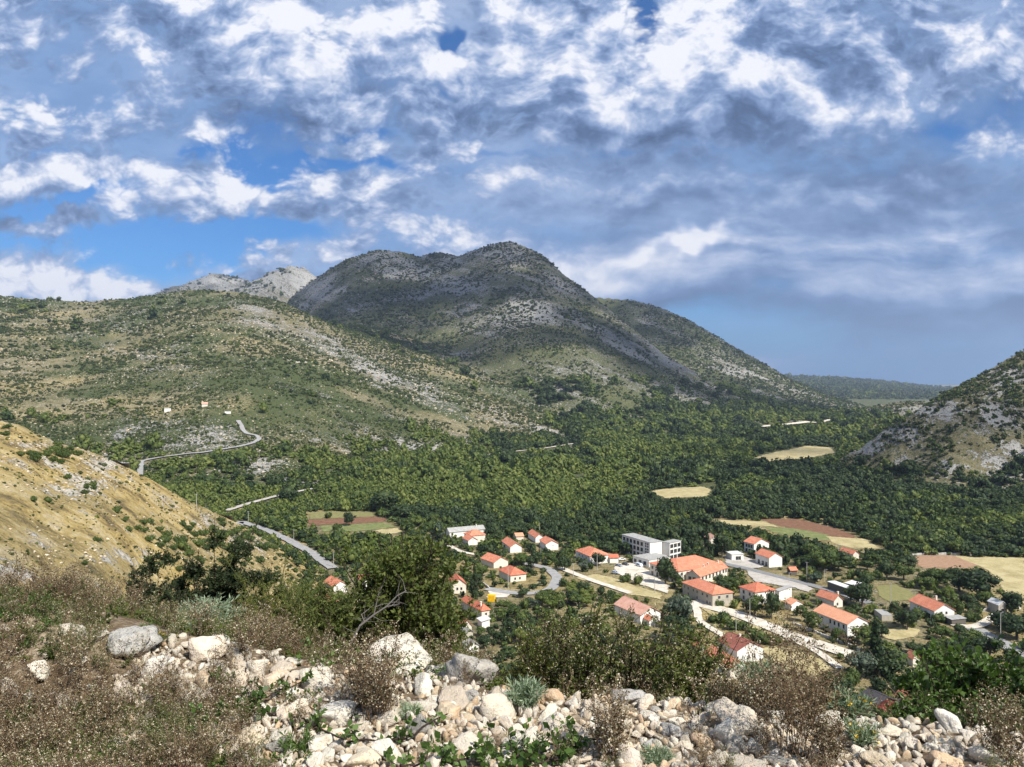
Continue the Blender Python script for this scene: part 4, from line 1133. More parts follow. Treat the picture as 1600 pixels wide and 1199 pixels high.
M_DRYSTONE = flat_mat('dry_stone', [(0.32, (0.30, 0.28, 0.25)), (0.5, (0.46, 0.44, 0.40)), (0.62, (0.62, 0.60, 0.55))], 0.9)
stone_wall([(1396, 870), (1420, 868), (1460, 867), (1490, 867), (1520, 868)], 1.2, .9, 'low dry stone wall along the top of the brown field')
stone_wall([(1238, 975), (1262, 984), (1290, 996), (1318, 1006), (1345, 1018)], 1.0, .6, 'pale stone wall above the gravel track')
stone_wall([(1548, 1003), (1570, 1014), (1592, 1028), (1620, 1043)], .8, .4, 'pale kerb wall along the right road')
stone_wall([(735, 905), (755, 913), (765, 921)], 1.0, .5, 'pale wall beside the dark spruce')

stone_wall([(1525, 957), (1540, 955), (1556, 952)], 1.3, .4, 'pale garden wall in front of the grey shed')

# ------------------------------------------------------------------ foliage
def leaf_mat(name, dark, mid, light, trans=0.25, rough=0.6):
    m, t, b, out = mat(name, rough, 0.25)
    g = t.n('ShaderNodeNewGeometry').outputs['Random Per Island']
    o = t.n('ShaderNodeObjectInfo').outputs['Random']
    f = t.m('ADD', t.m('MULTIPLY', g, 0.62), t.m('MULTIPLY', o, 0.38))
    col = t.ramp(f, [(0.1, dark), (0.5, mid), (0.9, light)])
    t.put(b.inputs['Base Color'], col)
    tr = t.n('ShaderNodeBsdfTranslucent'); t.put(tr.inputs[0], t.mix(1.0, col, (1.2, 1.35, 0.6), 'MULTIPLY'))
    mx = t.n('ShaderNodeMixShader'); mx.inputs[0].default_value = trans
    t.t.links.new(b.outputs[0], mx.inputs[1]); t.t.links.new(tr.outputs[0], mx.inputs[2]); t.t.links.new(mx.outputs[0], out.inputs[0])
    return m


M_LEAF = leaf_mat('oak_leaves', (0.028, 0.048, 0.012), (0.060, 0.092, 0.022), (0.120, 0.150, 0.038))
M_LEAF2 = leaf_mat('bright_leaves', (0.060, 0.090, 0.018), (0.110, 0.145, 0.030), (0.180, 0.205, 0.055))
M_DARK = leaf_mat('dark_leaves', (0.016, 0.030, 0.011), (0.032, 0.054, 0.018), (0.065, 0.088, 0.030), 0.2)
M_GREY = leaf_mat('grey_green_leaves', (0.03, 0.05, 0.03), (0.06, 0.085, 0.055), (0.13, 0.155, 0.11), 0.15)
M_SCRUB = leaf_mat('scrub_leaves', (0.026, 0.038, 0.011), (0.052, 0.070, 0.020), (0.100, 0.112, 0.036), 0.15)
M_BARK = plain('bark', (0.13, 0.11, 0.09), 0.95, 0.1)
_ico = {}


def ico(sub):
    if sub not in _ico:
        bm = bmesh.new(); bmesh.ops.create_icosphere(bm, subdivisions=sub, radius=1.0)
        _ico[sub] = (np.array([v.co[:] for v in bm.verts]), np.array([[v.index for v in f.verts] for f in bm.faces])); bm.free()
    return _ico[sub]


def unit(r, n):
    v = r.normal(size=(n, 3)); return v / np.linalg.norm(v, axis=1)[:, None]


def leaf_quads(P, N, size, r, aspect=1.0):
    """diamond shaped leaves at P facing N"""
    n = len(P)
    T = np.cross(N, unit(r, n)); T /= np.linalg.norm(T, axis=1)[:, None] + 1e-9
    B = np.cross(N, T)
    s = (size * r.uniform(0.6, 1.25, n))[:, None]
    return np.stack([P - T * s, P + B * s * aspect * 0.6 + N * s * 0.15, P + T * s, P - B * s * aspect * 0.6 + N * s * 0.15], 1).reshape(-1, 3)


def crown_arrays(r, lumps, per, leaf, rx, rz, zc, lump_r, core_sub=1, shape='round', core=0.80):
    C_ = []
    for i in range(lumps):
        for _ in range(30):
            p = r.uniform(-1, 1, 3)
            if (p ** 2).sum() < 1: break
        if shape == 'round': q = p * np.array([rx, rx, rz]) * 0.72
        elif shape == 'cone':
            h = (i + 0.5) / lumps; a = r.uniform(0, 6.28); rad = (1 - h) * rx * r.uniform(0.2, 0.85)
            q = np.array([math.cos(a) * rad, math.sin(a) * rad, (h * 2 - 1) * rz])
        else:
            q = p * np.array([rx, rx, rz * 0.5]) * 0.8
        k = lump_r * r.uniform(0.7, 1.25) * (1.0 if shape != 'cone' else max(0.25, 1.15 - (i + .5) / lumps))
        C_.append((q + np.array([0, 0, zc]), k))
    V = []; T3 = []; Q = []; off = 0
    iv, jf = ico(core_sub)
    for q, k in C_:
        v = iv * (k * core) * r.uniform(0.82, 1.1, (len(iv), 1)) * np.array([1, 1, 0.85]) + q
        V.append(v); T3.append(jf + off); off += len(v)
    for q, k in C_:
        d = unit(r, per); d[:, 2] = np.where(r.random(per) < 0.35, np.abs(d[:, 2]), d[:, 2])
        P = q + d * k * r.uniform(0.82, 1.18, (per, 1)) * np.array([1, 1, 0.88])
        N = d + unit(r, per) * 0.75; N /= np.linalg.norm(N, axis=1)[:, None]
        v = leaf_quads(P, N, leaf, r, 1.2)
        V.append(v); Q.append((np.arange(per * 4) + off).reshape(-1, 4)); off += len(v)
    return np.concatenate(V), np.concatenate(T3), np.concatenate(Q)


def crown_mesh(name, seed, m, **kw):
    r = np.random.default_rng(seed)
    V, T3, Q = crown_arrays(r, **kw)
    return np_mesh(name, V, [T3, Q], [m])


def trunk_mesh(name, seed, h, r0, spread):
    r = np.random.default_rng(seed); mb = MB()
    p = Vector((0, 0, -0.4)); q = Vector((r.uniform(-.2, .2), r.uniform(-.2, .2), h * 0.45))
    mb.tube(p, q, r0, r0 * 0.7, 7)
    for k in range(5):
        a = k * 1.26 + r.uniform(-.4, .4)
        e = q + Vector((math.cos(a) * spread * .6, math.sin(a) * spread * .6, h * r.uniform(.22, .45)))
        mb.tube(q, e, r0 * .5, r0 * .2, 5)
    me = bpy.data.meshes.new(name); me.from_pydata(mb.v, [], mb.f); me.materials.append(M_BARK); me.update()
    return me


# crown meshes are made for a tree about 2 m in crown radius and 4 m tall, then scaled
KINDS = {}
def kind(key, m, n, phrase, **kw):
    KINDS[key] = dict(crowns=[crown_mesh('crown', 100 + 13 * i + len(KINDS) * 101, m, **kw) for i in range(n)],
                      trunks=[trunk_mesh('trunk', i, 3.2, 0.16, 1.8) for i in range(2)], phrase=phrase)


kind('oak', M_LEAF, 5, 'rounded mid green tree', lumps=15, per=70, leaf=0.17, rx=2.0, rz=1.5, zc=2.3, lump_r=0.78)
kind('bright', M_LEAF2, 3, 'light yellow green tree', lumps=13, per=70, leaf=0.17, rx=1.9, rz=1.4, zc=2.1, lump_r=0.75)
kind('dark', M_DARK, 4, 'dense dark green tree', lumps=15, per=65, leaf=0.17, rx=1.9, rz=1.6, zc=2.2, lump_r=0.82)
kind('spruce', M_DARK, 2, 'pointed dark conifer', lumps=22, per=60, leaf=0.17, rx=1.5, rz=2.2, zc=2.4, lump_r=0.62, shape='cone')
kind('grey', M_GREY, 2, 'silvery grey green tree', lumps=14, per=75, leaf=0.16, rx=1.8, rz=1.5, zc=2.2, lump_r=0.74)
kind('bush', M_LEAF, 3, 'low rounded bush', lumps=8, per=70, leaf=0.17, rx=2.0, rz=0.9, zc=0.8, lump_r=0.85, shape='flat')


def near_landmark(x, y):
    best = min(BUILDINGS, key=lambda b: math.hypot(b[1] - x, b[2] - y) - b[3] * 0.5)
    dx, dy = x - best[1], y - best[2]
    if abs(dx) > abs(dy): w = 'right of' if dx > 0 else 'left of'
    else: w = 'behind' if dy > 0 else 'in front of'
    return w + ' ' + best[0], math.hypot(dx, dy)


def tree(kd, x, y, R_, H_, label, grp, i=0, z=None):
    K = KINDS[kd]
    nm = {'spruce': 'conifer_tree', 'bush': 'bush'}.get(kd, 'broadleaf_tree')
    root = empty(nm, (x, y, gz(x, y) if z is None else z), random.uniform(0, 6.28))
    root.scale = (R_ / 2.0, R_ / 2.0 * random.uniform(.9, 1.1), H_ / 4.0 * (2.2 if kd == 'bush' else 1))
    tag(root, label, 'bush' if kd == 'bush' else 'tree', grp)
    c = link(K['crowns'][i % len(K['crowns'])], 'crown', root)
    if kd != 'bush': link(K['trunks'][i % 2], 'trunk', root)
    return root


def free_spot(x, y, margin=0.0):
    ax = np.array([x]); ay = np.array([y])
    for P in NO_TREE:
        if in_poly(ax, ay, P)[0]: return False
    return True


KP = None
def hides(x, y, R_, H_, z0=0.0):
    """would a tree here stand in front of something that the photo shows in full?"""
    global KP
    if KP is None:
        a = np.array(KEEP); zz = ground(a[:, 0], a[:, 1]) + a[:, 2]
        p, q = proj(a[:, 0], a[:, 1], zz)
        KP = (p, q, a[:, 1])
    px, pb = proj(x, y, z0); _, pt = proj(x, y, z0 + H_)
    hw = R_ * F / y * 0.85
    m = (np.abs(KP[0] - px) < hw) & (KP[1] > pt + (pb - pt) * 0.12) & (KP[1] < pb) & (KP[2] > y - 1)
    return bool(m.any())


def blocked(X, Y):
    b = np.zeros(X.shape, bool)
    for P in NO_TREE:
        xs = [p[0] for p in P]; ys = [p[1] for p in P]
        k = (X > min(xs)) & (X < max(xs)) & (Y > min(ys)) & (Y < max(ys))
        if k.any():
            kk = np.nonzero(k)[0]; b[kk] |= in_poly(X[kk], Y[kk], P)
    return b


TREES = []   # trees that the photo shows one by one: foot x, foot y, crown width px, height px, kind, label
SPOTTED = [
    (1062, 985, 50, 62, 'grey', 'large silvery topped tree beside the path to the dark red roofed house'),
    (1060, 1003, 56, 44, 'dark', 'broad dark tree directly below the silvery topped tree'),
    (1040, 914, 34, 44, 'dark', 'dark tree standing against the front of the big hall'),
    (1060, 918, 22, 22, 'dark', 'smaller dark tree right of the one before the big hall'),
    (741, 938, 30, 46, 'spruce', 'dark spruce between the village lane and the red roofed house'),
    (684, 856, 30, 42, 'grey', 'dusty grey green tree beside the grey roofed white house'),
    (1206, 968, 34, 44, 'dark', 'dark tree by the lamp post on the gravel track'), (1180, 962, 34, 34, 'oak', 'green tree between the stone house and the dark tree by the lamp post'),
    (882, 892, 22, 26, 'dark', 'round dark tree at the corner of the village lane'), (934, 885, 26, 24, 'dark', 'dark round tree in front of the hipped house by the car park'),
    (977, 868, 20, 22, 'dark', 'dark tree against the left foot of the cream block'),
    (978, 910, 22, 16, 'bush', 'bush on the verge left of the gravel yard'), (997, 913, 16, 18, 'bush', 'small bush on the verge at the edge of the gravel yard'),
    (1123, 914, 18, 18, 'dark', 'small dark tree before the balconies of the gallery house'), (1146, 916, 22, 22, 'dark', 'dark tree by the right end of the gallery house'),
    (1124, 948, 14, 14, 'bush', 'bush at the right corner of the stone house'),
    (1105, 872, 28, 46, 'spruce', 'tall dark conifer behind the big hall'), (1128, 872, 34, 42, 'dark', 'wide dark tree right of the tall conifer behind the hall'), (1082, 862, 26, 34, 'dark', 'dark tree between the cream block and the tall conifer'),
    (1270, 988, 30, 34, 'oak', 'green tree at the left end of the long white house'), (1256, 972, 26, 28, 'oak', 'green tree behind the left end of the long white house'),
    (1352, 1010, 44, 34, 'oak', 'leafy tree at the right corner of the long white house'), (1378, 996, 22, 22, 'dark', 'dark tree right of the long white house'),
    (1348, 948, 46, 40, 'dark', 'broad dark tree left of the olive meadow'), (1330, 940, 30, 26, 'oak', 'green tree between the farmhouse and the broad dark tree'),
    (1417, 985, 32, 34, 'dark', 'solitary dark tree in the dry plot left of the meadow farmhouse'), (1398, 965, 20, 26, 'dark', 'small dark tree beside the ruined stone shed'),
    (1440, 966, 30, 16, 'bush', 'dark hedge bush below the meadow farmhouse'), (1470, 972, 30, 16, 'bush', 'dark hedge bush left of the grey lean-to'),
    (1370, 1060, 70, 78, 'spruce', 'tall dark pine in the lower right of the village'), (1345, 1062, 50, 50, 'grey', 'silvery tree in front of the tall dark pine'), (1398, 1062, 60, 50, 'dark', 'broad dark tree right of the tall dark pine'),
    (1530, 935, 60, 50, 'dark', 'broad dark tree in the grove before the yellow meadow'), (1500, 925, 50, 40, 'dark', 'dark tree in the middle of the grove before the yellow meadow'), (1455, 917, 40, 30, 'oak', 'green tree at the left of the grove before the yellow meadow'),
    (1385, 905, 34, 28, 'dark', 'dark tree left of the grove above the olive meadow'), (1412, 907, 34, 26, 'oak', 'green tree above the olive meadow'), (1420, 888, 34, 22, 'dark', 'dark tree at the left end of the brown field'),
    (1580, 960, 40, 36, 'dark', 'dark tree behind the start of the right road'), (1590, 1000, 60, 40, 'dark', 'large dark tree on the bank of the right road'), (1570, 985, 50, 30, 'dark', 'dark tree left of the large one on the bank of the right road'),
    (1545, 1030, 50, 40, 'dark', 'dark tree below the left side of the right road'), (1520, 1010, 34, 28, 'oak', 'green tree between the lean-to and the right road'),
    (1290, 895, 50, 40, 'oak', 'wide green tree beyond the asphalt road'), (1310, 892, 40, 34, 'dark', 'dark tree beside the wide green tree beyond the road'), (1265, 878, 36, 30, 'oak', 'green tree behind the little orange hut'), (1230, 872, 30, 24, 'dark', 'dark tree right of the roadside white house'),
    (1150, 985, 40, 18, 'bush', 'bush in the hedge above the dark red roof'), (1125, 972, 40, 18, 'bush', 'bush at the upper end of the hedge above the dark red roof'), (1180, 998, 40, 20, 'bush', 'bush in the hedge right of the dark red roof'), (1210, 1008, 34, 18, 'bush', 'bush at the lower end of the hedge by the stony track'),
    (450, 790, 44, 30, 'dark', 'dark round tree left of the strip fields'), (545, 822, 20, 24, 'dark', 'dark tree in the middle of the strip fields'), (526, 830, 18, 14, 'bush', 'bush at the lower edge of the strip fields'), (513, 810, 12, 12, 'bush', 'small bush in the olive strip field'),
    (600, 800, 60, 34, 'dark', 'large dark tree right of the strip fields'), (630, 812, 40, 26, 'dark', 'dark tree behind the red strip field'),
]
for px, py, wpx, hpx, kd, lab in SPOTTED:
    x, y, z = hit(px, py)
    TREES.append((kd, x, y, wpx / 2 * y / F, hpx * y / F * (1 if kd != 'bush' else .9), lab, None))
taken = [(t_[1], t_[2], t_[3]) for t_ in TREES]

# the rest of the village trees, kept off roofs, lanes and fields and out of the way of what the photo shows
auto = []
r_ = np.random.default_rng(21)
yy = 205.0
while yy < 690:
    sp = 4.3 + (yy - 205) * 0.0042
    xs = np.arange(-0.36 * yy - 5, 0.70 * yy, sp)
    XS = xs + r_.uniform(-.45, .45, len(xs)) * sp; YS = yy + r_.uniform(-.45, .45, len(xs)) * sp
    GS, WS = ground(XS, YS, True); NS = fbm(XS / 42, YS / 42, 55, 3); BS = blocked(XS, YS)
    for x, y, gg, ww, nn, bb in zip(XS, YS, GS, WS, NS, BS):
        kk = r_.random(); rr = r_.random(); big = r_.random()
        dens = 0.84 + 0.9 * nn + (0.25 if y > 430 else 0) + (0.12 if y < 300 else 0)
        if rr > dens: continue
        if bb or ww == 20 or (ww == 10 and gg > 9): continue
        Rr = (1.5 + 2.6 * big ** 1.6) * (1.15 if y > 430 else 1.0); H_ = Rr * r_.uniform(1.35, 1.9)
        if any((x - a) ** 2 + (y - b) ** 2 < (0.55 * (Rr + c)) ** 2 for a, b, c in taken[:60]): continue
        if hides(x, y, Rr, H_, gg):
            Rr *= 0.5; H_ *= 0.42
            if hides(x, y, Rr, H_, gg): continue
        kd = 'dark' if kk < 0.34 else 'oak' if kk < 0.72 else 'bright' if kk < 0.86 else 'grey' if kk < 0.89 else 'bush'
        if y < 330 and kk > 0.5 and kk < .72: kd = 'dark'
        auto.append((kd, x, y, Rr, H_))
    yy += sp
auto.sort(key=lambda a: -(a[3] * a[4]) / a[2] ** 2)
print('village trees', len(auto))
N_IND = 240
BROW = crv([(0, 960), (200, 905), (400, 890), (530, 845), (545, 835), (700, 840), (735, 860), (740, 1000), (800, 990), (860, 955), (960, 935), (1060, 990), (1180, 1045), (1300, 1062), (1400, 1075), (1460, 1036), (1600, 1028)])


def seen(x, y, z, h):
    """is the top of this thing clear of the plants and rocks on the ledge, and inside the picture"""
    px, top = proj(x, y, z + h)
    return (px > 4) & (px < 1596) & (top < ip(px, BROW) - 3)


ORD = ['nearest', 'second', 'third', 'fourth', 'fifth', 'sixth', 'seventh', 'eighth', 'ninth', 'tenth', 'eleventh', 'twelfth', 'thirteenth', 'fourteenth', 'fifteenth', 'sixteenth', 'seventeenth', 'eighteenth', 'nineteenth', 'twentieth']


def ordinal(i, first='first'):
    tens = ['', '', 'twenty', 'thirty', 'forty', 'fifty', 'sixty', 'seventy', 'eighty']
    if i == 0: return first
    if i < 20: return ORD[i]
    k = i + 1
    if k % 10 == 0: return tens[k // 10][:-1] + 'ieth'
    return tens[k // 10] + '-' + ('first' if k % 10 == 1 else ORD[k % 10 - 1])


autov = [a for a in auto if seen(a[1], a[2], 0.0, a[4])]
rest_trees = [a for a in auto if not seen(a[1], a[2], 0.0, a[4])] + autov[N_IND:]
buckets = {}
for kd, x, y, Rr, H_ in autov[:N_IND]:
    where, d = near_landmark(x, y)
    buckets.setdefault((kd, where), []).append((d, kd, x, y, Rr, H_))
for (kd, where), lst in buckets.items():
    lst.sort(key=lambda a: a[0])
    for i, (d, kd, x, y, Rr, H_) in enumerate(lst):
        lab = KINDS[kd]['phrase'] + ' ' + where
        if len(lst) > 1: lab = ('' if i == 0 else ordinal(i) + ' ') + ('nearest ' if i == 0 else 'nearest ') + lab
        TREES.append((kd, x, y, Rr, H_, lab, 'trees and bushes around the village'))
for i, (kd, x, y, Rr, H_, lab, grp) in enumerate(TREES):
    tree(kd, x, y, Rr, H_, lab, grp or 'trees and bushes around the village', i)

# ------------------------------------------------------------------ masses nobody could count
def scatter(name, label, P, scale, rot, idx, meshes, stretch=None):
    """one object that shows a small mesh at each of many points"""
    colln = bpy.data.collections.new(name + '_sources')
    for k, me in enumerate(meshes):
        o = bpy.data.objects.new('%s_source_%02d' % (name, k), me); colln.objects.link(o)
    me = bpy.data.meshes.new(name)
    me.vertices.add(len(P)); me.vertices.foreach_set('co', np.asarray(P, np.float32).ravel())
    sc = np.asarray(scale, np.float32)
    if sc.ndim == 1: sc = np.stack([sc, sc, sc * (1 if stretch is None else stretch)], 1)
    a = me.attributes.new('size', 'FLOAT_VECTOR', 'POINT'); a.data.foreach_set('vector', sc.astype(np.float32).ravel())
    a = me.attributes.new('turn', 'FLOAT_VECTOR', 'POINT'); a.data.foreach_set('vector', np.asarray(rot, np.float32).ravel())
    a = me.attributes.new('pick', 'INT', 'POINT'); a.data.foreach_set('value', np.asarray(idx, np.int32))
    o = link(me, name)
    ng = bpy.data.node_groups.new(name, 'GeometryNodeTree')
    ng.interface.new_socket('Geometry', in_out='INPUT', socket_type='NodeSocketGeometry')
    ng.interface.new_socket('Geometry', in_out='OUTPUT', socket_type='NodeSocketGeometry')
    N = ng.nodes; L = ng.links
    gi = N.new('NodeGroupInput'); go = N.new('NodeGroupOutput')
    ci = N.new('GeometryNodeCollectionInfo'); ci.inputs['Collection'].default_value = colln
    ci.inputs['Separate Children'].default_value = True; ci.inputs['Reset Children'].default_value = True
    ip_ = N.new('GeometryNodeInstanceOnPoints'); ip_.inputs['Pick Instance'].default_value = True
    def attr(n_, typ):
        a_ = N.new('GeometryNodeInputNamedAttribute'); a_.data_type = typ; a_.inputs['Name'].default_value = n_
        return a_.outputs[0]
    L.new(gi.outputs[0], ip_.inputs['Points']); L.new(ci.outputs[0], ip_.inputs['Instance'])
    L.new(attr('pick', 'INT'), ip_.inputs['Instance Index'])
    L.new(attr('turn', 'FLOAT_VECTOR'), ip_.inputs['Rotation']); L.new(attr('size', 'FLOAT_VECTOR'), ip_.inputs['Scale'])
    L.new(ip_.outputs[0], go.inputs[0])
    md = o.modifiers.new('scatter', 'NODES'); md.node_group = ng
    tag(o, label, kind='stuff')
    print(name, len(P))
    return o


def jitter_grid(x0, x1, y0, y1, sp, seed, slope=True):
    r = np.random.default_rng(seed)
    X, Y = np.meshgrid(np.arange(x0, x1, sp), np.arange(y0, y1, sp))
    X = X.ravel() + r.uniform(-.5, .5, X.size) * sp; Y = Y.ravel() + r.uniform(-.5, .5, Y.size) * sp
    px = 800 + X / Y * F
    k = (px > -90) & (px < 1690)
    return X[k], Y[k], r


# far crowns: fewer, larger leaves
FAR = []
for i, m in enumerate([M_LEAF, M_LEAF, M_DARK, M_DARK, M_LEAF, M_LEAF2, M_LEAF2, M_SCRUB]):
    FAR.append(crown_mesh('far_crown', 500 + i, m, lumps=8, per=16, leaf=0.26, rx=1.15, rz=0.85, zc=0.75, lump_r=0.52, core_sub=1))
SCR = []
for i, m in enumerate([M_SCRUB, M_SCRUB, M_DARK, M_LEAF, M_LEAF2]):
    SCR.append(crown_mesh('scrub_crown', 600 + i, m, lumps=4, per=9, leaf=0.34, rx=0.9, rz=0.45, zc=0.35, lump_r=0.5, core_sub=1))


THK = [crown_mesh('thicket', 650 + i, m, lumps=11, per=10, leaf=0.34, rx=2.3, rz=0.5, zc=0.3, lump_r=0.55, core_sub=1) for i, m in enumerate([M_SCRUB, M_SCRUB, M_DARK, M_LEAF])]


def keeps(X, Y, Z, Rr, H_):
    out = np.zeros(X.shape, bool)
    px, pb = proj(X, Y, Z); _, pt = proj(X, Y, Z + H_); hw = Rr * F / Y * 0.9
    for p, q, yk in zip(*KP):
        out |= (np.abs(p - px) < hw) & (q > pt) & (q < pb) & (yk > Y - 1)
    return out


def make_wood():
    PP, SS, II = [], [], []
    for y0, y1, sp, seed in ((440, 800, 5.4, 1), (800, 1400, 8.0, 2), (1400, 2700, 12.0, 3)):
        X, Y, r = jitter_grid(-0.75 * y1, 0.75 * y1, y0, y1, sp, seed)
        Z, W = ground(X, Y, True)
        px, py = proj(X, Y, Z)
        n = fbm(X / 60, Y / 60, 91, 4)
        p = np.where(W == 0, 0.98, 0.0)
        p = np.where((W == 0) & (Y < 640), 0.62 + 0.8 * n, p)
        n3 = fbm(X / 28, Y / 34, 90, 3)
        p = np.where((W == 0) & (Y >= 640), 0.84 + 0.9 * n + 1.1 * np.minimum(n3, 0.1), p)
        p = np.where((W == 7) & (py > 700) & (px < 460), 0.75 + 1.2 * n, p)       # gully wood at the foot of the left hill
        p = np.where((W == 7) & (px > 450) & (Z < 34), 0.85 - Z / 36 + 1.2 * n, p)
        p = np.where(W == 7, p - 2.0 * zone_masks(X, Y, Z, W)[0], p)
        p = np.where((W == 5) & (Z < 110), 0.80 - Z / 125 + 1.2 * n, p)
        p = np.where((W == 8) & (Z < 40), 0.75 - Z / 90 + n, p)
        p = np.where((W == 9) & (Z < 12), 0.5 + n, p)
        p = np.where((W == 6) & (Z < 25), 0.5 + n, p)
        # open, stony ground in the far basin
        p = np.where((W == 0) & (py < 712) & (px > 1030) & (px < 1240) & (n > -0.05), 0.35, p)
        k = (r.random(X.size) < p)
        X, Y, Z, W, n = X[k], Y[k], Z[k], W[k], n[k]
        k = ~blocked(X, Y); X, Y, Z, W, n = X[k], Y[k], Z[k], W[k], n[k]
        s = sp * (0.30 + 0.62 * r.random(X.size) ** 1.6) * (1.0 if sp < 6 else 1.08)
        k = ~keeps(X, Y, Z, s * 1.2, s * 1.4); X, Y, Z, s, n = X[k], Y[k], Z[k], s[k], n[k]
        bright = 0.10 + 1.3 * fbm(X / 110, Y / 110, 92, 4) + 0.35 * (proj(X, Y, Z)[0] < 1000) * (Y > 640) * (Y < 1500) - 0.25 * ((proj(X, Y, Z)[0] > 1000) & (Y < 950))
        i = np.where(bright + r.uniform(-.35, .35, X.size) > 0.25, r.integers(5, 7, X.size), np.where(bright + r.uniform(-.3, .3, X.size) > -0.12, r.choice([0, 1, 4], X.size), r.integers(2, 4, X.size)))
        PP.append(np.stack([X, Y, Z - 0.1 * s], 1)); SS.append(s); II.append(i)
    # what is left of the village trees
    rest = rest_trees
    P2 = np.array([(a[1], a[2], 0.0) for a in rest]); P2[:, 2] = ground(P2[:, 0], P2[:, 1])
    PP.append(P2); SS.append(np.array([a[3] / 1.5 for a in rest])); II.append(np.array([{'dark': 2, 'oak': 0, 'bright': 5, 'grey': 7, 'bush': 1}[a[0]] for a in rest]))
    P = np.concatenate(PP); s = np.concatenate(SS); i = np.concatenate(II)
    r = np.random.default_rng(5); k = len(P)
    rot = np.zeros((k, 3)); rot[:, 2] = r.uniform(0, 6.28, k)
    sc = np.stack([s * r.uniform(.8, 1.3, k), s * r.uniform(.8, 1.3, k), s * (.65 + .95 * r.random(k) ** 1.5)], 1)
    scatter('wood', 'dense green wood filling the valley floor behind the village', P, sc, rot, i, FAR)


make_wood()


def make_scrub():
    PP, SS, II, ZZ = [], [], [], []
    for y0, y1, sp, seed, ws in ((560, 1300, 4.4, 11, (7, 8, 9)), (1300, 2200, 7.0, 12, (7, 8, 9, 6)), (2200, 3400, 9.0, 17, (7,)), (1400, 2600, 8.5, 15, (5,)), (2600, 4300, 12.0, 13, (4, 5)), (4300, 7200, 30.0, 14, (2, 3)), (5000, 9600, 50, 16, (1,))):
        X, Y, r = jitter_grid(-0.75 * y1, 0.75 * y1, y0, y1, sp, seed)
        Z, W = ground(X, Y, True)
        px, py = proj(X, Y, Z)
        k = np.isin(W, ws) & (py < 800) & (px > -60) & (px < 1660)
        X, Y, Z, W, px, py = X[k], Y[k], Z[k], W[k], px[k], py[k]
        rock = zone_masks(X, Y, Z, W)[0]
        n = fbm(X / (sp * 16), Y / (sp * 16), 93, 4); n2 = fbm(X / (sp * 4), Y / (sp * 4), 94, 3)
        p = 0.60 + 1.1 * n + 1.5 * n2 - 0.55 * rock
        p = np.where(W == 4, p + 0.25, p); p = np.where(W == 1, 0.8, p)
        p = np.where((W == 7) & (py > 650) & (px < 250), p + 0.3, p)
        p = np.where((W == 8) | (W == 9), 0.72 + 1.7 * n2 - 0.35 * rock, p)
        p = p + 0.35 * np.exp(-((fbm((Z + 0.42 * X) / 60, X / 500, 98, 3) - 0.2) / 0.12) ** 2) * (W != 7)
        # dark wooded crease under the crest of the left hill
        crease = np.exp(-((py - (462 + (px - 430) * 0.52)) / 14) ** 2) * (px > 420) * (px < 660)
        p = p + crease
        k = r.random(X.size) < p
        X, Y, Z, W, rock, n = X[k], Y[k], Z[k], W[k], rock[k], n[k]
        k = ~blocked(X, Y); X, Y, Z, W, rock, n = X[k], Y[k], Z[k], W[k], rock[k], n[k]
        near_ = Y < 1500
        k = np.ones(X.shape, bool); k[near_] = ~keeps(X[near_], Y[near_], Z[near_], sp * .5, sp * .6); X, Y, Z, W, rock, n = X[k], Y[k], Z[k], W[k], rock[k], n[k]
        s = sp * (0.22 + 0.5 * r.random(X.size) ** 2.2) * np.where(np.isin(W, (8, 9)), 1.35, 0.85)
        thick = r.random(X.size) < np.clip(0.22 + 0.9 * n, 0.08, 0.6)
        i = np.where(thick, r.integers(5, 9, X.size), np.where(r.random(X.size) < 0.25, 2, np.where(r.random(X.size) < 0.5, r.integers(0, 2, X.size), np.where(r.random(X.size) < 0.25 + n, 4, 3))))
        s = np.where(thick, s * 0.8, s)
        PP.append(np.stack([X, Y, Z - 0.05 * s], 1)); SS.append(s); II.append(i)
    P = np.concatenate(PP); s = np.concatenate(SS); i = np.concatenate(II)
    r = np.random.default_rng(6); k = len(P); rot = np.zeros((k, 3)); rot[:, 2] = r.uniform(0, 6.28, k)
    scatter('hill_scrub', 'scattered dark green scrub over the limestone hills', P, np.stack([s, s, s * r.uniform(.8, 1.3, k)], 1), rot, i, SCR + THK)


make_scrub()

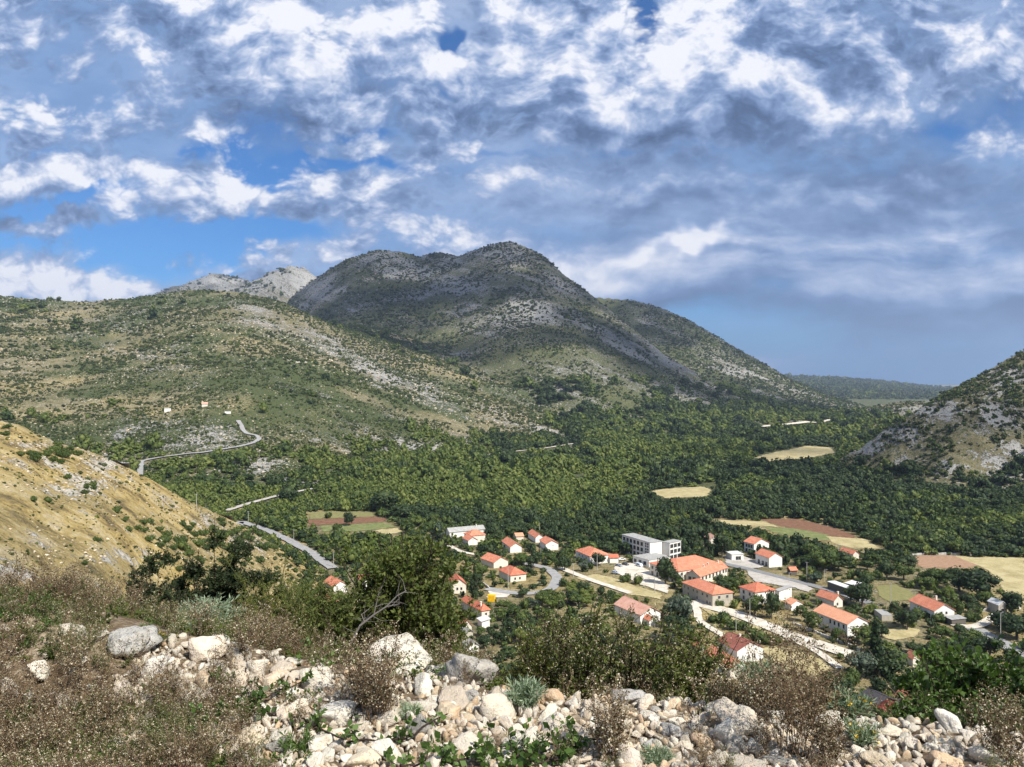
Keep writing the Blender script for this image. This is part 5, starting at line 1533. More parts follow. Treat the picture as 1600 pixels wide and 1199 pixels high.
# ------------------------------------------------------------------ limestone
def stone_material(name, tint=(1, 1, 1), lichen=0.3, warm=0.4, scale=1.0):
    m, t, b, _ = mat(name, 0.9, 0.15)
    co = t.n('ShaderNodeTexCoord').outputs['Object']
    ob = t.n('ShaderNodeObjectInfo').outputs['Random']
    co = t.v('ADD', co, t.comb(t.m('MULTIPLY', ob, 37.0), t.m('MULTIPLY', ob, 91.0), 0.0))
    n = t.noise(co, 1.6 * scale, 6, 0.62); n2 = t.noise(co, 7.0 * scale, 6, 0.65); n3 = t.noise(co, 30 * scale, 3, 0.6)
    base = t.ramp(t.m('ADD', t.m('MULTIPLY', n, 0.5), t.m('MULTIPLY', n2, 0.5)), [(0.3, (0.40, 0.35, 0.28)), (0.43, (0.61, 0.57, 0.49)), (0.58, (0.78, 0.755, 0.70))])
    base = t.mix(t.m('MULTIPLY', t.ss(t.m('ADD', n, t.m('MULTIPLY', ob, 0.35)), 0.62, 0.86), warm), base, (0.62, 0.40, 0.24))
    base = t.mix(t.m('MULTIPLY', t.ss(t.m('ADD', t.m('MULTIPLY', n2, 0.6), t.m('MULTIPLY', n3, 0.4)), 0.50, 0.62), lichen), base, (0.13, 0.13, 0.13))
    base = t.mix(1.0, base, tint, 'MULTIPLY')
    tone = t.ramp(t.m('FRACT', t.m('MULTIPLY', ob, 7.3)), [(0.0, (0.68, 0.67, 0.65)), (0.3, (0.93, 0.90, 0.85)), (0.65, (1.06, 1.05, 1.02)), (1.0, (1.0, 1.0, 1.02))])
    base = t.mix(1.0, base, tone, 'MULTIPLY')
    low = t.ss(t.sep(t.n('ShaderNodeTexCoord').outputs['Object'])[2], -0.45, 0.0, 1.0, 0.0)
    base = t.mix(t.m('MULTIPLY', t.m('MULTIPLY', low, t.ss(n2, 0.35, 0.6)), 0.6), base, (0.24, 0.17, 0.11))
    t.put(b.inputs['Base Color'], base)
    bump(t, b, t.m('ADD', n2, t.m('MULTIPLY', n3, 0.25)), 0.55, 0.09)
    return m


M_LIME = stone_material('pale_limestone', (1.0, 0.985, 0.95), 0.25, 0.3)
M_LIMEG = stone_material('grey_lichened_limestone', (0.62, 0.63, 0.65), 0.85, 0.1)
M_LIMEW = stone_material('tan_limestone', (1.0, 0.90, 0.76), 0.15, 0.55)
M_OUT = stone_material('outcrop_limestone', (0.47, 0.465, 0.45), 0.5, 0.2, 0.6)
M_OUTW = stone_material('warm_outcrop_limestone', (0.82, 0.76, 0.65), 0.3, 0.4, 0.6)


def rock_mesh(name, seed, m, sub=4, planes=13, rough=0.05, smooth=False):
    r = np.random.default_rng(seed)
    v, f = ico(sub)
    n = unit(r, planes); d = r.uniform(0.55, 1.0, planes)
    q = v @ n.T
    rad = np.where(q > 0.05, d / np.maximum(q, 0.05), 9.0)
    k = 11.0
    rr = -np.log(np.exp(-k * np.minimum(rad, 3)).sum(1)) / k
    rr = np.clip(rr, 0.25, 1.5)
    nz = fbm(v[:, 0] * 2.1 + v[:, 2] * 1.7 + seed, v[:, 1] * 2.1 - v[:, 2] * 1.3, seed, 4)
    n5 = fbm(v[:, 0] * 7 + v[:, 2] * 5 + seed, v[:, 1] * 7 - v[:, 2] * 6, seed + 7, 3)
    V = v * (rr + rough * 2.4 * nz + (0.035 * n5 if sub > 2 else 0))[:, None]
    V = V * np.array([r.uniform(.9, 1.3), r.uniform(.75, 1.1), r.uniform(.55, .9)])
    V /= np.abs(V[:, :2]).max()
    return np_mesh(name, V, [f], [m], smooth=smooth)


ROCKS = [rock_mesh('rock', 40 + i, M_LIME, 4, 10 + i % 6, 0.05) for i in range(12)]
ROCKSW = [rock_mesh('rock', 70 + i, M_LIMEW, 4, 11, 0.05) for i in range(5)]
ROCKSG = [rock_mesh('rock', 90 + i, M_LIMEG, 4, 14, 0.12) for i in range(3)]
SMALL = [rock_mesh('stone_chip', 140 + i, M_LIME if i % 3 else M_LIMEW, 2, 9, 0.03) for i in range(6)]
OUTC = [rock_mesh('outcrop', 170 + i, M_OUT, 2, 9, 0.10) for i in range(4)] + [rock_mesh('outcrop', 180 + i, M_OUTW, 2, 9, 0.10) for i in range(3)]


def make_outcrops():
    PP, SS, II = [], [], []
    for y0, y1, sp, seed, ws in ((95, 440, 1.5, 31, (10,)), (600, 1400, 3.8, 32, (7, 8, 9)), (1400, 2400, 6.5, 33, (7, 6)), (2400, 3400, 9.0, 37, (7,)), (1400, 2800, 7.5, 34, (5,)), (2800, 4200, 14.0, 35, (5, 4)), (4300, 7200, 26, 36, (2, 3))):
        X, Y, r = jitter_grid(-0.75 * y1, 0.75 * y1, y0, y1, sp, seed)
        Z, W = ground(X, Y, True); px, py = proj(X, Y, Z)
        k = np.isin(W, ws) & (px > -60) & (px < 1660); X, Y, Z, W = X[k], Y[k], Z[k], W[k]
        rock = zone_masks(X, Y, Z, W)[0]
        n = fbm(X / (sp * 9), Y / (sp * 9), 95, 4)
        p = 0.10 + 0.7 * np.clip(fbm((Z + 0.42 * X) / 45, X / 420, 99, 4), -0.2, 1) + 1.25 * np.clip(rock, 0, 1) + 0.55 * np.clip(n, -1, 1) + 0.10 * (W == 7)
        p = np.where(W == 10, 0.03 + 1.2 * np.clip(n - 0.10, 0, 1) + 1.7 * np.clip(rock - 0.06, 0, 1), p)
        k = (r.random(X.size) < p) & ~blocked(X, Y); X, Y, Z, W = X[k], Y[k], Z[k], W[k]
        s = sp * (0.10 + 0.34 * r.random(X.size) ** 1.8) * np.where(W == 10, 0.8, 1.0)
        i = np.where(W == 10, r.integers(4, 7, X.size), np.where((W == 7) & (Y < 1700), np.where(r.random(X.size) < .6, r.integers(4, 7, X.size), r.integers(0, 4, X.size)), r.integers(0, 4, X.size)))
        PP.append(np.stack([X, Y, Z], 1)); SS.append(s); II.append(i)
    P = np.concatenate(PP); s = np.concatenate(SS); i = np.concatenate(II)
    r = np.random.default_rng(8); k = len(P); rot = np.stack([r.uniform(-.3, .3, k), r.uniform(-.3, .3, k), r.uniform(0, 6.28, k)], 1)
    scatter('limestone_outcrops', 'grey and white limestone breaking through the hillsides', P, np.stack([s * 1.2, s, s * r.uniform(.6, 1.2, k)], 1), rot, i, OUTC)


make_outcrops()


# ------------------------------------------------------------------ bushes on the golden hill
def make_gold_bushes():
    X, Y, r = jitter_grid(-260, 60, 100, 440, 4.0, 51)
    Z, W = ground(X, Y, True); px, py = proj(X, Y, Z)
    k = (W == 10) & (px > -40); X, Y, Z, px, py = X[k], Y[k], Z[k], px[k], py[k]
    n = fbm(X / 26, Y / 26, 96, 3)
    # the belt of bushes under the terrace, the right flank and the foot of the hill are thicker
    belt = np.exp(-((py - 712) / 9) ** 2) * (px < 130) + np.exp(-((py - 850) / 26) ** 2) * (px > 230) * 0.5 + 0.35 * (px > 330)
    belt = belt + 0.35 * np.exp(-((py - 790) / 6) ** 2) * (px < 80)
    p = 0.20 + 0.40 * n + belt * 0.6
    k = (r.random(X.size) < p) & ~blocked(X, Y); X, Y, Z, px, py, belt = X[k], Y[k], Z[k], px[k], py[k], belt[k]
    s = r.uniform(0.35, 1.15, X.size) ** 1.3 * (1 + 1.1 * np.clip(belt, 0, 1)) * np.clip(Y / 230, .55, 1.2)
    vis = seen(X, Y, Z, s * 1.2)
    size = s / Y * np.where(vis, 1, 0.01)
    o = np.argsort(-size)
    ni = min(110, len(o), int(vis.sum()))
    rank = {}
    for j in sorted(o[:ni], key=lambda q: px[q]):
        a = 1 if py[j] < 740 and px[j] > 90 else 0 if py[j] < 790 else 3 if px[j] > 230 else 2
        rank[int(j)] = sum(1 for v in rank.values() if v[0] == a); rank[int(j)] = (a, rank[int(j)])
    names = {0: 'upper left face of the golden hill', 1: 'crest of the golden hill', 2: 'lower face of the golden hill', 3: 'right flank of the golden hill'}
    K = KINDS['bush']
    for j in o[:ni]:
        a = 1 if py[j] < 740 and px[j] > 90 else 0 if py[j] < 790 else 3 if px[j] > 230 else 2
        rt = empty('hill_bush', (X[j], Y[j], Z[j] - 0.1), r.uniform(0, 6.28))
        rt.scale = (s[j] * .62, s[j] * .62, s[j] * .75)
        tag(rt, ordinal(rank[int(j)][1]) + ' dark green bush from the left on the ' + names[a], 'bush', 'bushes dotted over the golden hill')
        link(K['crowns'][int(j) % 3], 'crown', rt)
    rest = o[ni:]
    P = np.stack([X, Y, Z], 1)[rest]
    # small tufts between them
    X2, Y2, r2 = jitter_grid(-260, 60, 95, 440, 1.7, 52)
    Z2, W2 = ground(X2, Y2, True); n2 = fbm(X2 / 12, Y2 / 12, 97, 3)
    k = (W2 == 10) & (r2.random(X2.size) < 0.20 + 0.6 * n2)
    P = np.concatenate([P, np.stack([X2, Y2, Z2], 1)[k]]); sz = np.concatenate([s[rest] * .9, r2.uniform(.12, .5, k.sum())])
    q = len(P); rot = np.zeros((q, 3)); rot[:, 2] = r2.uniform(0, 6.28, q)
    scatter('hill_tufts', 'small green tufts dotting the golden hill', P, np.stack([sz, sz, sz * .8], 1), rot, r2.integers(0, 5, q), SCR)


make_gold_bushes()

# ------------------------------------------------------------------ the ledge in front
def ledge_ground():
    xs = np.arange(-9, 9.01, 0.045); ys = np.concatenate([np.arange(0.2, 7.0, 0.04), np.arange(7.0, 16, 0.12)])
    X, Y = np.meshgrid(xs, ys)
    Z = ledge(X, Y) + 0.02 * fbm(X / 0.12, Y / 0.12, 201, 3)
    m, t, b, _ = mat('stony_soil', 0.95, 0.1)
    pos = t.n('ShaderNodeNewGeometry').outputs['Position']
    n = t.noise(pos, 3.0, 6, 0.65); n2 = t.noise(pos, 25.0, 5, 0.65)
    col = t.ramp(t.m('ADD', t.m('MULTIPLY', n, 0.5), t.m('MULTIPLY', n2, 0.5)), [(0.34, (0.06, 0.042, 0.026)), (0.48, (0.15, 0.11, 0.07)), (0.6, (0.34, 0.28, 0.20))])
    t.put(b.inputs['Base Color'], col); bump(t, b, n2, 0.9, 0.03)
    me = np_mesh('ledge', np.stack([X, Y, Z], -1).reshape(-1, 3), [grid_faces(*X.shape)], [m], smooth=True)
    tag(link(me, 'ledge'), 'stony earth of the ledge at the viewpoint', kind='structure')


ledge_ground()


def on_ledge(px, py):
    """point on the ledge seen at a photo pixel; above its brow the brow itself"""
    Yr = np.linspace(1.8, 14, 900); x = (px - 800) / F * Yr; z = CAMZ + (599.5 - py) / F * Yr
    g = ledge(x, Yr); k = np.nonzero(z <= g)[0]
    if len(k): i = k[0]
    else: i = int(np.argmin(z - g))
    return float(x[i]), float(Yr[i]), float(g[i])


placed = []
def rock(me, px, py, wpx, label, grp='limestone rocks heaped along the ledge', flat=1.0, rz=None, name='rock', tall=1.0):
    x, Y, z = on_ledge(px, py)
    s = wpx / 2 * Y / F
    o = link(me, name, None, (x, Y, z + s * 0.25 * tall))
    o.scale = (s, s, s * tall); o.rotation_euler = (random.uniform(-.35, .35), random.uniform(-.35, .35), random.uniform(0, 6.28) if rz is None else rz)
    tag(o, label, 'rock' if name != 'boulder' else 'boulder', grp)
    placed.append((x, Y, s))
    return o


BOULDERS = [  # foot x, foot y, width, mesh, label, height factor
    (632, 1040, 128, ROCKS[0], 'largest pale boulder on the brow beneath the thick shrub', 0.62), (672, 1032, 40, ROCKS[4], 'small pale block against the right end of the largest pale boulder', 1.0),
    (692, 1058, 52, ROCKSG[0], 'rounded grey boulder left of the dark pitted one', 1.1), (745, 1070, 112, ROCKSG[1], 'big dark grey pitted boulder on the brow', 1.15),
    (782, 1060, 30, ROCKS[3], 'pale stone tucked behind the right side of the pitted boulder', 1.0),
    (318, 1028, 70, ROCKS[5], 'white pointed boulder on the brow below the silvery herb', 1.25), (376, 1036, 76, ROCKS[6], 'smooth white oblong boulder right of the white pointed one', 0.75), (296, 1012, 30, ROCKS[7], 'cream block left of the white pointed boulder', 1.1),
    (268, 1010, 36, ROCKS[8], 'pale stone on the brow between the grey crag and the cream block', 1.0), (236, 1004, 26, ROCKSW[0], 'orange brown stone on the brow', 1.0),
    (205, 1020, 92, ROCKSG[2], 'grey broken crag of limestone at the left of the brow', 1.0), (116, 992, 40, ROCKS[9], 'white stone among the dry weeds at the left of the brow', 0.9), (160, 994, 30, ROCKS[10], 'white stone behind the grey broken crag', 0.9),
    (62, 1060, 60, ROCKS[11], 'bright white rock showing through the weeds at the left', 0.9), (18, 1085, 50, ROCKS[1], 'white rock at the far left edge among the weeds', 0.9), (8, 985, 34, ROCKS[2], 'small white rock at the left end of the brow', 0.7),
    (265, 1080, 60, ROCKS[3], 'broad cream rock right of the weeds', 0.9), (780, 1120, 60, ROCKS[9], 'rounded cream boulder in the middle of the stone heap', 0.9), (700, 1122, 66, ROCKSW[1], 'tan angular block left of the rounded cream boulder', 1.0), (612, 1128, 50, ROCKS[10], 'pale wedge shaped rock at the centre left of the heap', 1.3),
    (774, 1090, 40, ROCKS[7], 'upright pale flake beside the small silvery plant', 1.5), (925, 1115, 60, ROCKS[5], 'light round boulder in front of the middle shrub', 0.9), (975, 1100, 80, ROCKSG[0], 'low grey boulder under the middle shrub', 0.8), (860, 1098, 50, ROCKSW[2], 'cream boulder right of the small silvery plant', 0.9),
    (1142, 1165, 52, ROCKS[11], 'steep sided grey white boulder right of the centre', 1.5), (1060, 1130, 56, ROCKS[2], 'long flat white stone left of the steep sided boulder', 0.5), (1210, 1128, 40, ROCKS[6], 'pale grey rock behind the steep sided boulder', 0.9),
    (1395, 1150, 50, ROCKS[4], 'squared pale block on the right part of the brow', 0.9), (1424, 1146, 38, ROCKS[8], 'bright white angular rock right of the squared block', 1.0), (1228, 1200, 70, ROCKSG[2], 'grey slab at the bottom edge', 0.5), (1370, 1200, 60, ROCKSW[3], 'tan rock at the bottom edge right of the grey slab', 1.0), (1470, 1196, 70, ROCKSW[4], 'broad tan rock at the lower right', 0.8),
    (1250, 1120, 60, ROCKSW[0], 'brownish broken rock left of the yellow flowered plant', 0.9), (1530, 1160, 40, ROCKS[1], 'flat white stone at the right end of the brow', 0.5), (1120, 1200, 50, ROCKS[3], 'cream rock at the bottom edge near the dark twig', 0.9), (905, 1195, 50, ROCKS[10], 'pale rock at the bottom edge in the middle', 0.8),
]
for px, py, w, me, lab, tall in BOULDERS:
    rock(me, px, py, w, lab, tall=tall, name='boulder' if w > 45 else 'rock')

AREAS_R = [(0, 230, 'among the left weeds'), (230, 420, 'beside the left weeds'), (420, 560, 'left of the dry bush'), (560, 700, 'below the largest pale boulder'), (700, 860, 'around the rounded cream boulder'), (860, 1050, 'under the middle shrub'), (1050, 1220, 'around the steep sided boulder'), (1220, 1420, 'around the squared pale block'), (1420, 1600, 'at the right end of the ledge')]
HEAP = [(228, 985), (420, 1008), (430, 1030), (480, 1045), (560, 1052), (690, 1050), (800, 1085), (1000, 1095), (1200, 1100), (1400, 1125), (1600, 1160), (1640, 1230), (380, 1230), (300, 1130), (240, 1100)]
LHEAP = [(0, 1040), (110, 1020), (230, 1020), (260, 1100), (120, 1110), (0, 1110)]
rr = np.random.default_rng(77)
FILL = []
cnt = 0
for _ in range(9000):
    if cnt >= 250: break
    px = rr.uniform(4, 1620); py = rr.uniform(985, 1225)
    if not in_poly(np.array([px]), np.array([py]), HEAP)[0]:
        if not in_poly(np.array([px]), np.array([py]), LHEAP)[0] or rr.random() < 0.5: continue
    if rr.random() > 0.5 + 0.5 * (py < 1150): continue
    x, Y, z = on_ledge(px, py)
    s = 0.028 + 0.085 * rr.random() ** 2.0
    if any((x - a) ** 2 + (Y - b) ** 2 < (0.62 * (s + c)) ** 2 for a, b, c in placed): continue
    kk = rr.random()
    if kk < 0.80: me, colr = ROCKS[rr.integers(0, 12)], 'pale limestone'
    elif kk < 0.92: me, colr = ROCKSW[rr.integers(0, 5)], 'tan limestone'
    else: me, colr = ROCKSG[rr.integers(0, 3)], 'grey lichened limestone'
    area = next(a[2] for a in AREAS_R if a[0] <= px < a[1] or a is AREAS_R[-1])
    szw = 'small' if s < 0.05 else 'medium' if s < 0.08 else 'large'
    ob_ = rock(me, px, py, 2 * s * F / Y, szw + ' ' + colr + ' chunk ' + area, tall=rr.uniform(.7, 1.25))
    FILL.append((px, ob_))
    cnt += 1
byl = {}
for px, ob_ in sorted(FILL, key=lambda a: a[0]): byl.setdefault(ob_['label'], []).append(ob_)
for lab, lst in byl.items():
    if len(lst) > 1:
        for i, ob_ in enumerate(lst): ob_['label'] = ordinal(i, 'leftmost') + (' from the left, ' if i else ' ') + lab

def rubble():
    n = 15000
    px = rr.uniform(150, 1680, n); py = rr.uniform(1000, 1290, n)
    k = in_poly(px, py, [(228, 1008), (420, 1030), (560, 1050), (690, 1050), (800, 1082), (1000, 1090), (1200, 1098), (1400, 1120), (1640, 1160), (1700, 1300), (150, 1300), (160, 1120)])
    px, py = px[k], py[k]
    P = np.array([on_ledge(a, b) for a, b in zip(px[:7800], py[:7800])])
    m = len(P)
    s = 0.007 + 0.034 * rr.random(m) ** 2.0
    P[:, 2] += s * 0.3
    rot = rr.uniform(0, 6.28, (m, 3))
    scatter('rubble', 'small broken limestone rubble between the rocks', P, np.stack([s, s, s * .8], 1), rot, rr.integers(0, 6, m), SMALL)


rubble()


# ------------------------------------------------------------------ plants on the ledge
M_G_OLIVE = leaf_mat('olive_leaves', (0.036, 0.052, 0.011), (0.075, 0.102, 0.021), (0.145, 0.165, 0.042), 0.35)
M_G_YEL = leaf_mat('yellow_green_leaves', (0.055, 0.075, 0.012), (0.105, 0.125, 0.022), (0.20, 0.20, 0.045), 0.3)
M_G_BROAD = leaf_mat('broad_leaves', (0.035, 0.065, 0.015), (0.065, 0.115, 0.025), (0.12, 0.18, 0.05), 0.3, 0.45)
M_G_JUN = leaf_mat('juniper_needles', (0.014, 0.024, 0.009), (0.028, 0.042, 0.014), (0.055, 0.070, 0.024), 0.15)
M_G_SILV = leaf_mat('silvery_leaves', (0.14, 0.19, 0.12), (0.24, 0.30, 0.20), (0.38, 0.44, 0.31), 0.25)
M_G_SEED = leaf_mat('dry_seed_heads', (0.16, 0.12, 0.07), (0.32, 0.26, 0.16), (0.64, 0.57, 0.45), 0.2)
M_G_BRN = leaf_mat('brown_dry_leaves', (0.030, 0.020, 0.010), (0.070, 0.046, 0.022), (0.15, 0.105, 0.055), 0.2)
M_G_YFL = leaf_mat('yellow_flowers', (0.45, 0.26, 0.02), (0.62, 0.38, 0.03), (0.75, 0.50, 0.05), 0.2)
M_STEM = plain('dry_stem', (0.19, 0.125, 0.075), 0.9, 0.1)
M_STEMG = plain('green_stem', (0.09, 0.10, 0.04), 0.9, 0.1)
M_TWIG = plain('dark_twig', (0.05, 0.035, 0.028), 0.9, 0.1)
M_BRANCH = plain('grey_branch', (0.17, 0.155, 0.14), 0.9, 0.1)


class Plant:
    """grows stems as thin tubes and hangs leaves on them"""
    def __init__(s, seed): s.r = np.random.default_rng(seed); s.seg = []; s.leaf = {}

    def stem(s, p, d, L, r0, n=6, wob=0.25, grav=0.0, up=0.0):
        pts = [np.array(p, float)]; d = np.array(d, float); d /= np.linalg.norm(d)
        for k in range(n):
            d = d + s.r.normal(size=3) * wob * 0.35 + np.array([0, 0, up - grav * (k / n)]); d /= np.linalg.norm(d)
            q = pts[-1] + d * L / n
            s.seg.append((pts[-1], q, r0 * (1 - 0.75 * k / n), r0 * (1 - 0.75 * (k + 1) / n)))
            pts.append(q)
        return np.array(pts)

    def leaves(s, key, pts, n, size, asp, spread=0.6, lo=0.0, out=0.02):
        t = s.r.uniform(lo, 1, n) * (len(pts) - 1); i = np.minimum(t.astype(int), len(pts) - 2); f = (t - i)[:, None]
        P = pts[i] * (1 - f) + pts[i + 1] * f; D = pts[i + 1] - pts[i]; D /= np.linalg.norm(D, axis=1)[:, None] + 1e-9
        dirn = D * (1 - spread) + unit(s.r, n) * spread; dirn /= np.linalg.norm(dirn, axis=1)[:, None] + 1e-9
        s.leaf.setdefault(key, []).append((P + dirn * out * 0.2, dirn, size * s.r.uniform(.55, 1.25, n), asp))

    def meshes(s):
        out = {}
        if s.seg:
            A = np.array([a for a, *_ in s.seg]); B = np.array([b for _, b, *_ in s.seg]); r0 = np.array([c for *_, c, _ in s.seg]); r1 = np.array([c for *_, c in s.seg])
            D = B - A; D /= np.linalg.norm(D, axis=1)[:, None] + 1e-9
            U = np.cross(D, np.array([0.31, 0.2, 0.93])); U /= np.linalg.norm(U, axis=1)[:, None] + 1e-9; W = np.cross(D, U)
            V = []
            for base, rad in ((A, r0), (B, r1)):
                for a in range(4):
                    V.append(base + (U * math.cos(a * math.pi / 2) + W * math.sin(a * math.pi / 2)) * rad[:, None])
            V = np.stack(V, 1); n = len(A); o = (np.arange(n) * 8)[:, None]
            Fs = np.concatenate([o + np.array([[a, (a + 1) % 4, 4 + (a + 1) % 4, 4 + a]]) for a in range(4)])
            out['stems'] = (V.reshape(-1, 3), Fs)
        for key, lst in s.leaf.items():
            Vs = []
            for P, D, sz, asp in lst:
                S = np.cross(D, unit(s.r, len(P))); S /= np.linalg.norm(S, axis=1)[:, None] + 1e-9
                N = np.cross(S, D); l = sz[:, None]
                Vs.append(np.stack([P, P + D * l * .5 + S * l * asp * .5 + N * l * .06, P + D * l, P + D * l * .5 - S * l * asp * .5 + N * l * .06], 1).reshape(-1, 3))
            V = np.concatenate(Vs); out[key] = (V, np.arange(len(V)).reshape(-1, 4))
        return out


def plant_object(name, label, cat, loc, P, mats, names, grp=None, scale=1.0, rz=0.0):
    root = empty(name, loc, rz); root.scale = (scale,) * 3; tag(root, label, cat, grp)
    for key, (V, Fs) in P.meshes().items():
        me = np_mesh(names[key], V, [Fs], [mats[key]]); link(me, names[key], root)
    return root


def bushy(seed, H, W, nst=14, side=9, twig=0.3, leaf=0.03, asp=0.5, nl=16, r0=0.008, lean=(0, 0), lo=0.15, spread=0.7, extra=None, sub=3, up=0.05, tips=None):
    """a woody shrub: stems fan out, each with side shoots full of leaves; tips=(leaf, asp, n) adds seed heads"""
    P = Plant(seed); r = P.r
    for i in range(nst):
        a = r.uniform(0, 6.28); k = r.random() ** 0.6
        d = np.array([math.cos(a) * k * W / H + lean[0], math.sin(a) * k * W / H * .8 + lean[1], 1.0])
        L = H * r.uniform(.65, 1.08) * (1.0 + 0.2 * k)
        s = P.stem((math.cos(a) * .12 * W * r.random(), math.sin(a) * .1 * W, -0.05), d, L, r0 * r.uniform(.7, 1.2), 7, 0.35, 0.0, up)
        for j in range(side):
            t = r.uniform(lo, 1); q = s[int(t * (len(s) - 1))]
            dd = unit(r, 1)[0]; dd[2] = abs(dd[2]) * .8 + .15
            b = P.stem(q, dd + d * .35, twig * r.uniform(.5, 1.2) * (1.15 - .5 * t), r0 * .4, 4, 0.5, 0.05, up)
            P.leaves('foliage', b, nl, leaf, asp, spread)
            for m in range(sub):
                bb = P.stem(b[r.integers(1, 4)], unit(r, 1)[0] + np.array([0, 0, .4]), twig * .45 * r.uniform(.5, 1.2), r0 * .2, 3, 0.5)
                P.leaves('foliage', bb, max(4, nl // 2), leaf, asp, spread)
                if tips: P.leaves('seed_heads', bb, tips[2], tips[0], tips[1], 0.9, 0.5)
        P.leaves('foliage', s, nl // 2, leaf, asp, spread, 0.5)
    if extra: extra(P)
    return P


NM = {'stems': 'stems', 'foliage': 'foliage', 'seed_heads': 'seed_heads', 'flowers': 'flowers'}


def put_bush(label, px, pbase, ptop, wpx, Y, mats, seed, cat='shrub', name='shrub', **kw):
    """foot at a photo pixel and distance, height and width from the photo"""
    x = (px - 800) / F * Y; z = float(ledge(np.array([x]), np.array([Y]))[0])
    top = CAMZ + (599.5 - ptop) / F * Y
    H = max(0.15, top - z); W = wpx / 2 * Y / F
    P = bushy(seed, H, W, **kw)
    return plant_object(name, label, cat, (x, Y, z), P, mats, NM)


J = {'stems': M_TWIG, 'foliage': M_G_JUN}
put_bush('dark juniper with a tall pointed tip left of the wispy shrub', 348, 1000, 848, 70, 8.4, J, 1, name='juniper', nst=16, side=26, twig=.22, leaf=.034, asp=.5, nl=46, sub=3, lo=.1)
put_bush('dark spreading juniper right behind the pointed one', 385, 1000, 905, 90, 8.8, J, 2, name='juniper', nst=18, side=20, twig=.25, leaf=.034, asp=.5, nl=42, sub=3)
put_bush('dark juniper behind the silvery herb', 300, 1000, 890, 80, 8.8, J, 3, name='juniper', nst=16, side=22, twig=.24, leaf=.034, asp=.5, nl=42, sub=3)
put_bush('leftmost dark juniper above the grey broken crag', 236, 1000, 895, 90, 8.2, J, 4, name='juniper', nst=18, side=22, twig=.24, leaf=.034, asp=.5, nl=42, sub=3)
put_bush('low green bush half hidden behind the leftmost juniper', 158, 980, 925, 60, 9.5, {'stems': M_TWIG, 'foliage': M_G_OLIVE}, 5, nst=10, side=14, twig=.2, leaf=.03, asp=.5, nl=16)
Yl = {'stems': M_STEMG, 'foliage': M_G_YEL}
put_bush('wispy yellow green shrub with feathery upright shoots', 440, 1040, 905, 120, 6.6, Yl, 6, nst=20, side=16, twig=.28, leaf=.016, asp=.35, nl=30, sub=3)
put_bush('feathery shoot rising left of the wispy shrub', 418, 1040, 858, 36, 6.8, Yl, 7, nst=4, side=16, twig=.16, leaf=.016, asp=.35, nl=26, sub=2)
put_bush('wispy olive shrub between the yellow green one and the thick shrub', 510, 1050, 915, 120, 6.4, {'stems': M_STEMG, 'foliage': M_G_OLIVE}, 8, nst=18, side=16, twig=.28, leaf=.018, asp=.4, nl=26, sub=3)
Th = {'stems': M_TWIG, 'foliage': M_G_OLIVE}
def limb(P):
    # the bare grey limb that leans out to the right
    pts = [(-.30, -.5, .05), (-.18, -.5, .28), (0.0, -.48, .42), (.16, -.46, .52), (.30, -.44, .66), (.42, -.42, .72)]
    pts = [np.array(p) * .56 for p in pts]
    for k in range(5): P.seg.append((pts[k], pts[k + 1], .011 - .0014 * k, .011 - .0014 * (k + 1)))
    for a, b in (((.0, -.48, .42), (.06, -.48, .68)), ((.06, -.48, .68), (.12, -.48, .82)), ((.16, -.46, .52), (.34, -.46, .56)), ((-.12, -.5, .34), (-.16, -.5, .44)), ((-.30, -.5, .05), (-.1, -.5, .4))):
        P.seg.append((np.array(a) * .56, np.array(b) * .56, .005, .003))
    for q in P.seg[:]:
        a, b, r0, r1 = q
        for t_ in (0.4, 0.9): P.stem(a + (b - a) * t_, unit(P.r, 1)[0] + np.array([.4, 0, .7]), .14, .003, 4, .5)
put_bush('thick dark green shrub on the brow with gaps between its leaves', 606, 1040, 850, 126, 6.6, Th, 9, nst=19, side=13, twig=.36, leaf=.042, asp=.55, nl=17, sub=3, r0=.011)
put_bush('dense right half of the thick shrub, dark towards the ground', 664, 1060, 862, 84, 6.9, Th, 10, nst=19, side=15, twig=.34, leaf=.040, asp=.55, nl=18, sub=3, r0=.011)
put_bush('low dark growth under the thick shrub behind the largest pale boulder', 690, 1060, 950, 90, 6.4, Th, 23, nst=14, side=18, twig=.3, leaf=.036, asp=.55, nl=16, sub=3, r0=.009)
put_bush('lower left growth of the thick shrub', 560, 1060, 900, 90, 6.5, Th, 11, nst=12, side=16, twig=.3, leaf=.036, asp=.5, nl=14, sub=3, r0=.009)
Pl = Plant(12); limb(Pl)
x_, Y_, z_ = (590 - 800) / F * 6.0, 6.1, None
z_ = CAMZ + (599.5 - 1010) / F * 5.85
plant_object('bare_branch', 'bare grey branch leaning out of the thick shrub', 'branch', (x_, Y_, z_), Pl, {'stems': M_BRANCH}, NM)
Sh = {'stems': M_TWIG, 'foliage': M_G_OLIVE, 'seed_heads': M_G_SEED}
put_bush('broad green shrub with pale seed heads in the middle of the brow', 900, 1085, 968, 130, 5.6, Sh, 13, nst=18, side=13, twig=.30, leaf=.030, asp=.35, nl=12, sub=3, tips=(.014, .5, 5))
put_bush('taller right part of the middle shrub, brown with seed heads', 985, 1095, 955, 130, 5.7, Sh, 14, nst=17, side=12, twig=.30, leaf=.030, asp=.35, nl=9, sub=3, tips=(.016, .5, 8))
put_bush('green shrub left of the orange roofs, below the middle of the valley', 1060, 1100, 990, 110, 5.4, Sh, 15, nst=18, side=13, twig=.26, leaf=.030, asp=.4, nl=14, sub=3, tips=(.013, .5, 3))
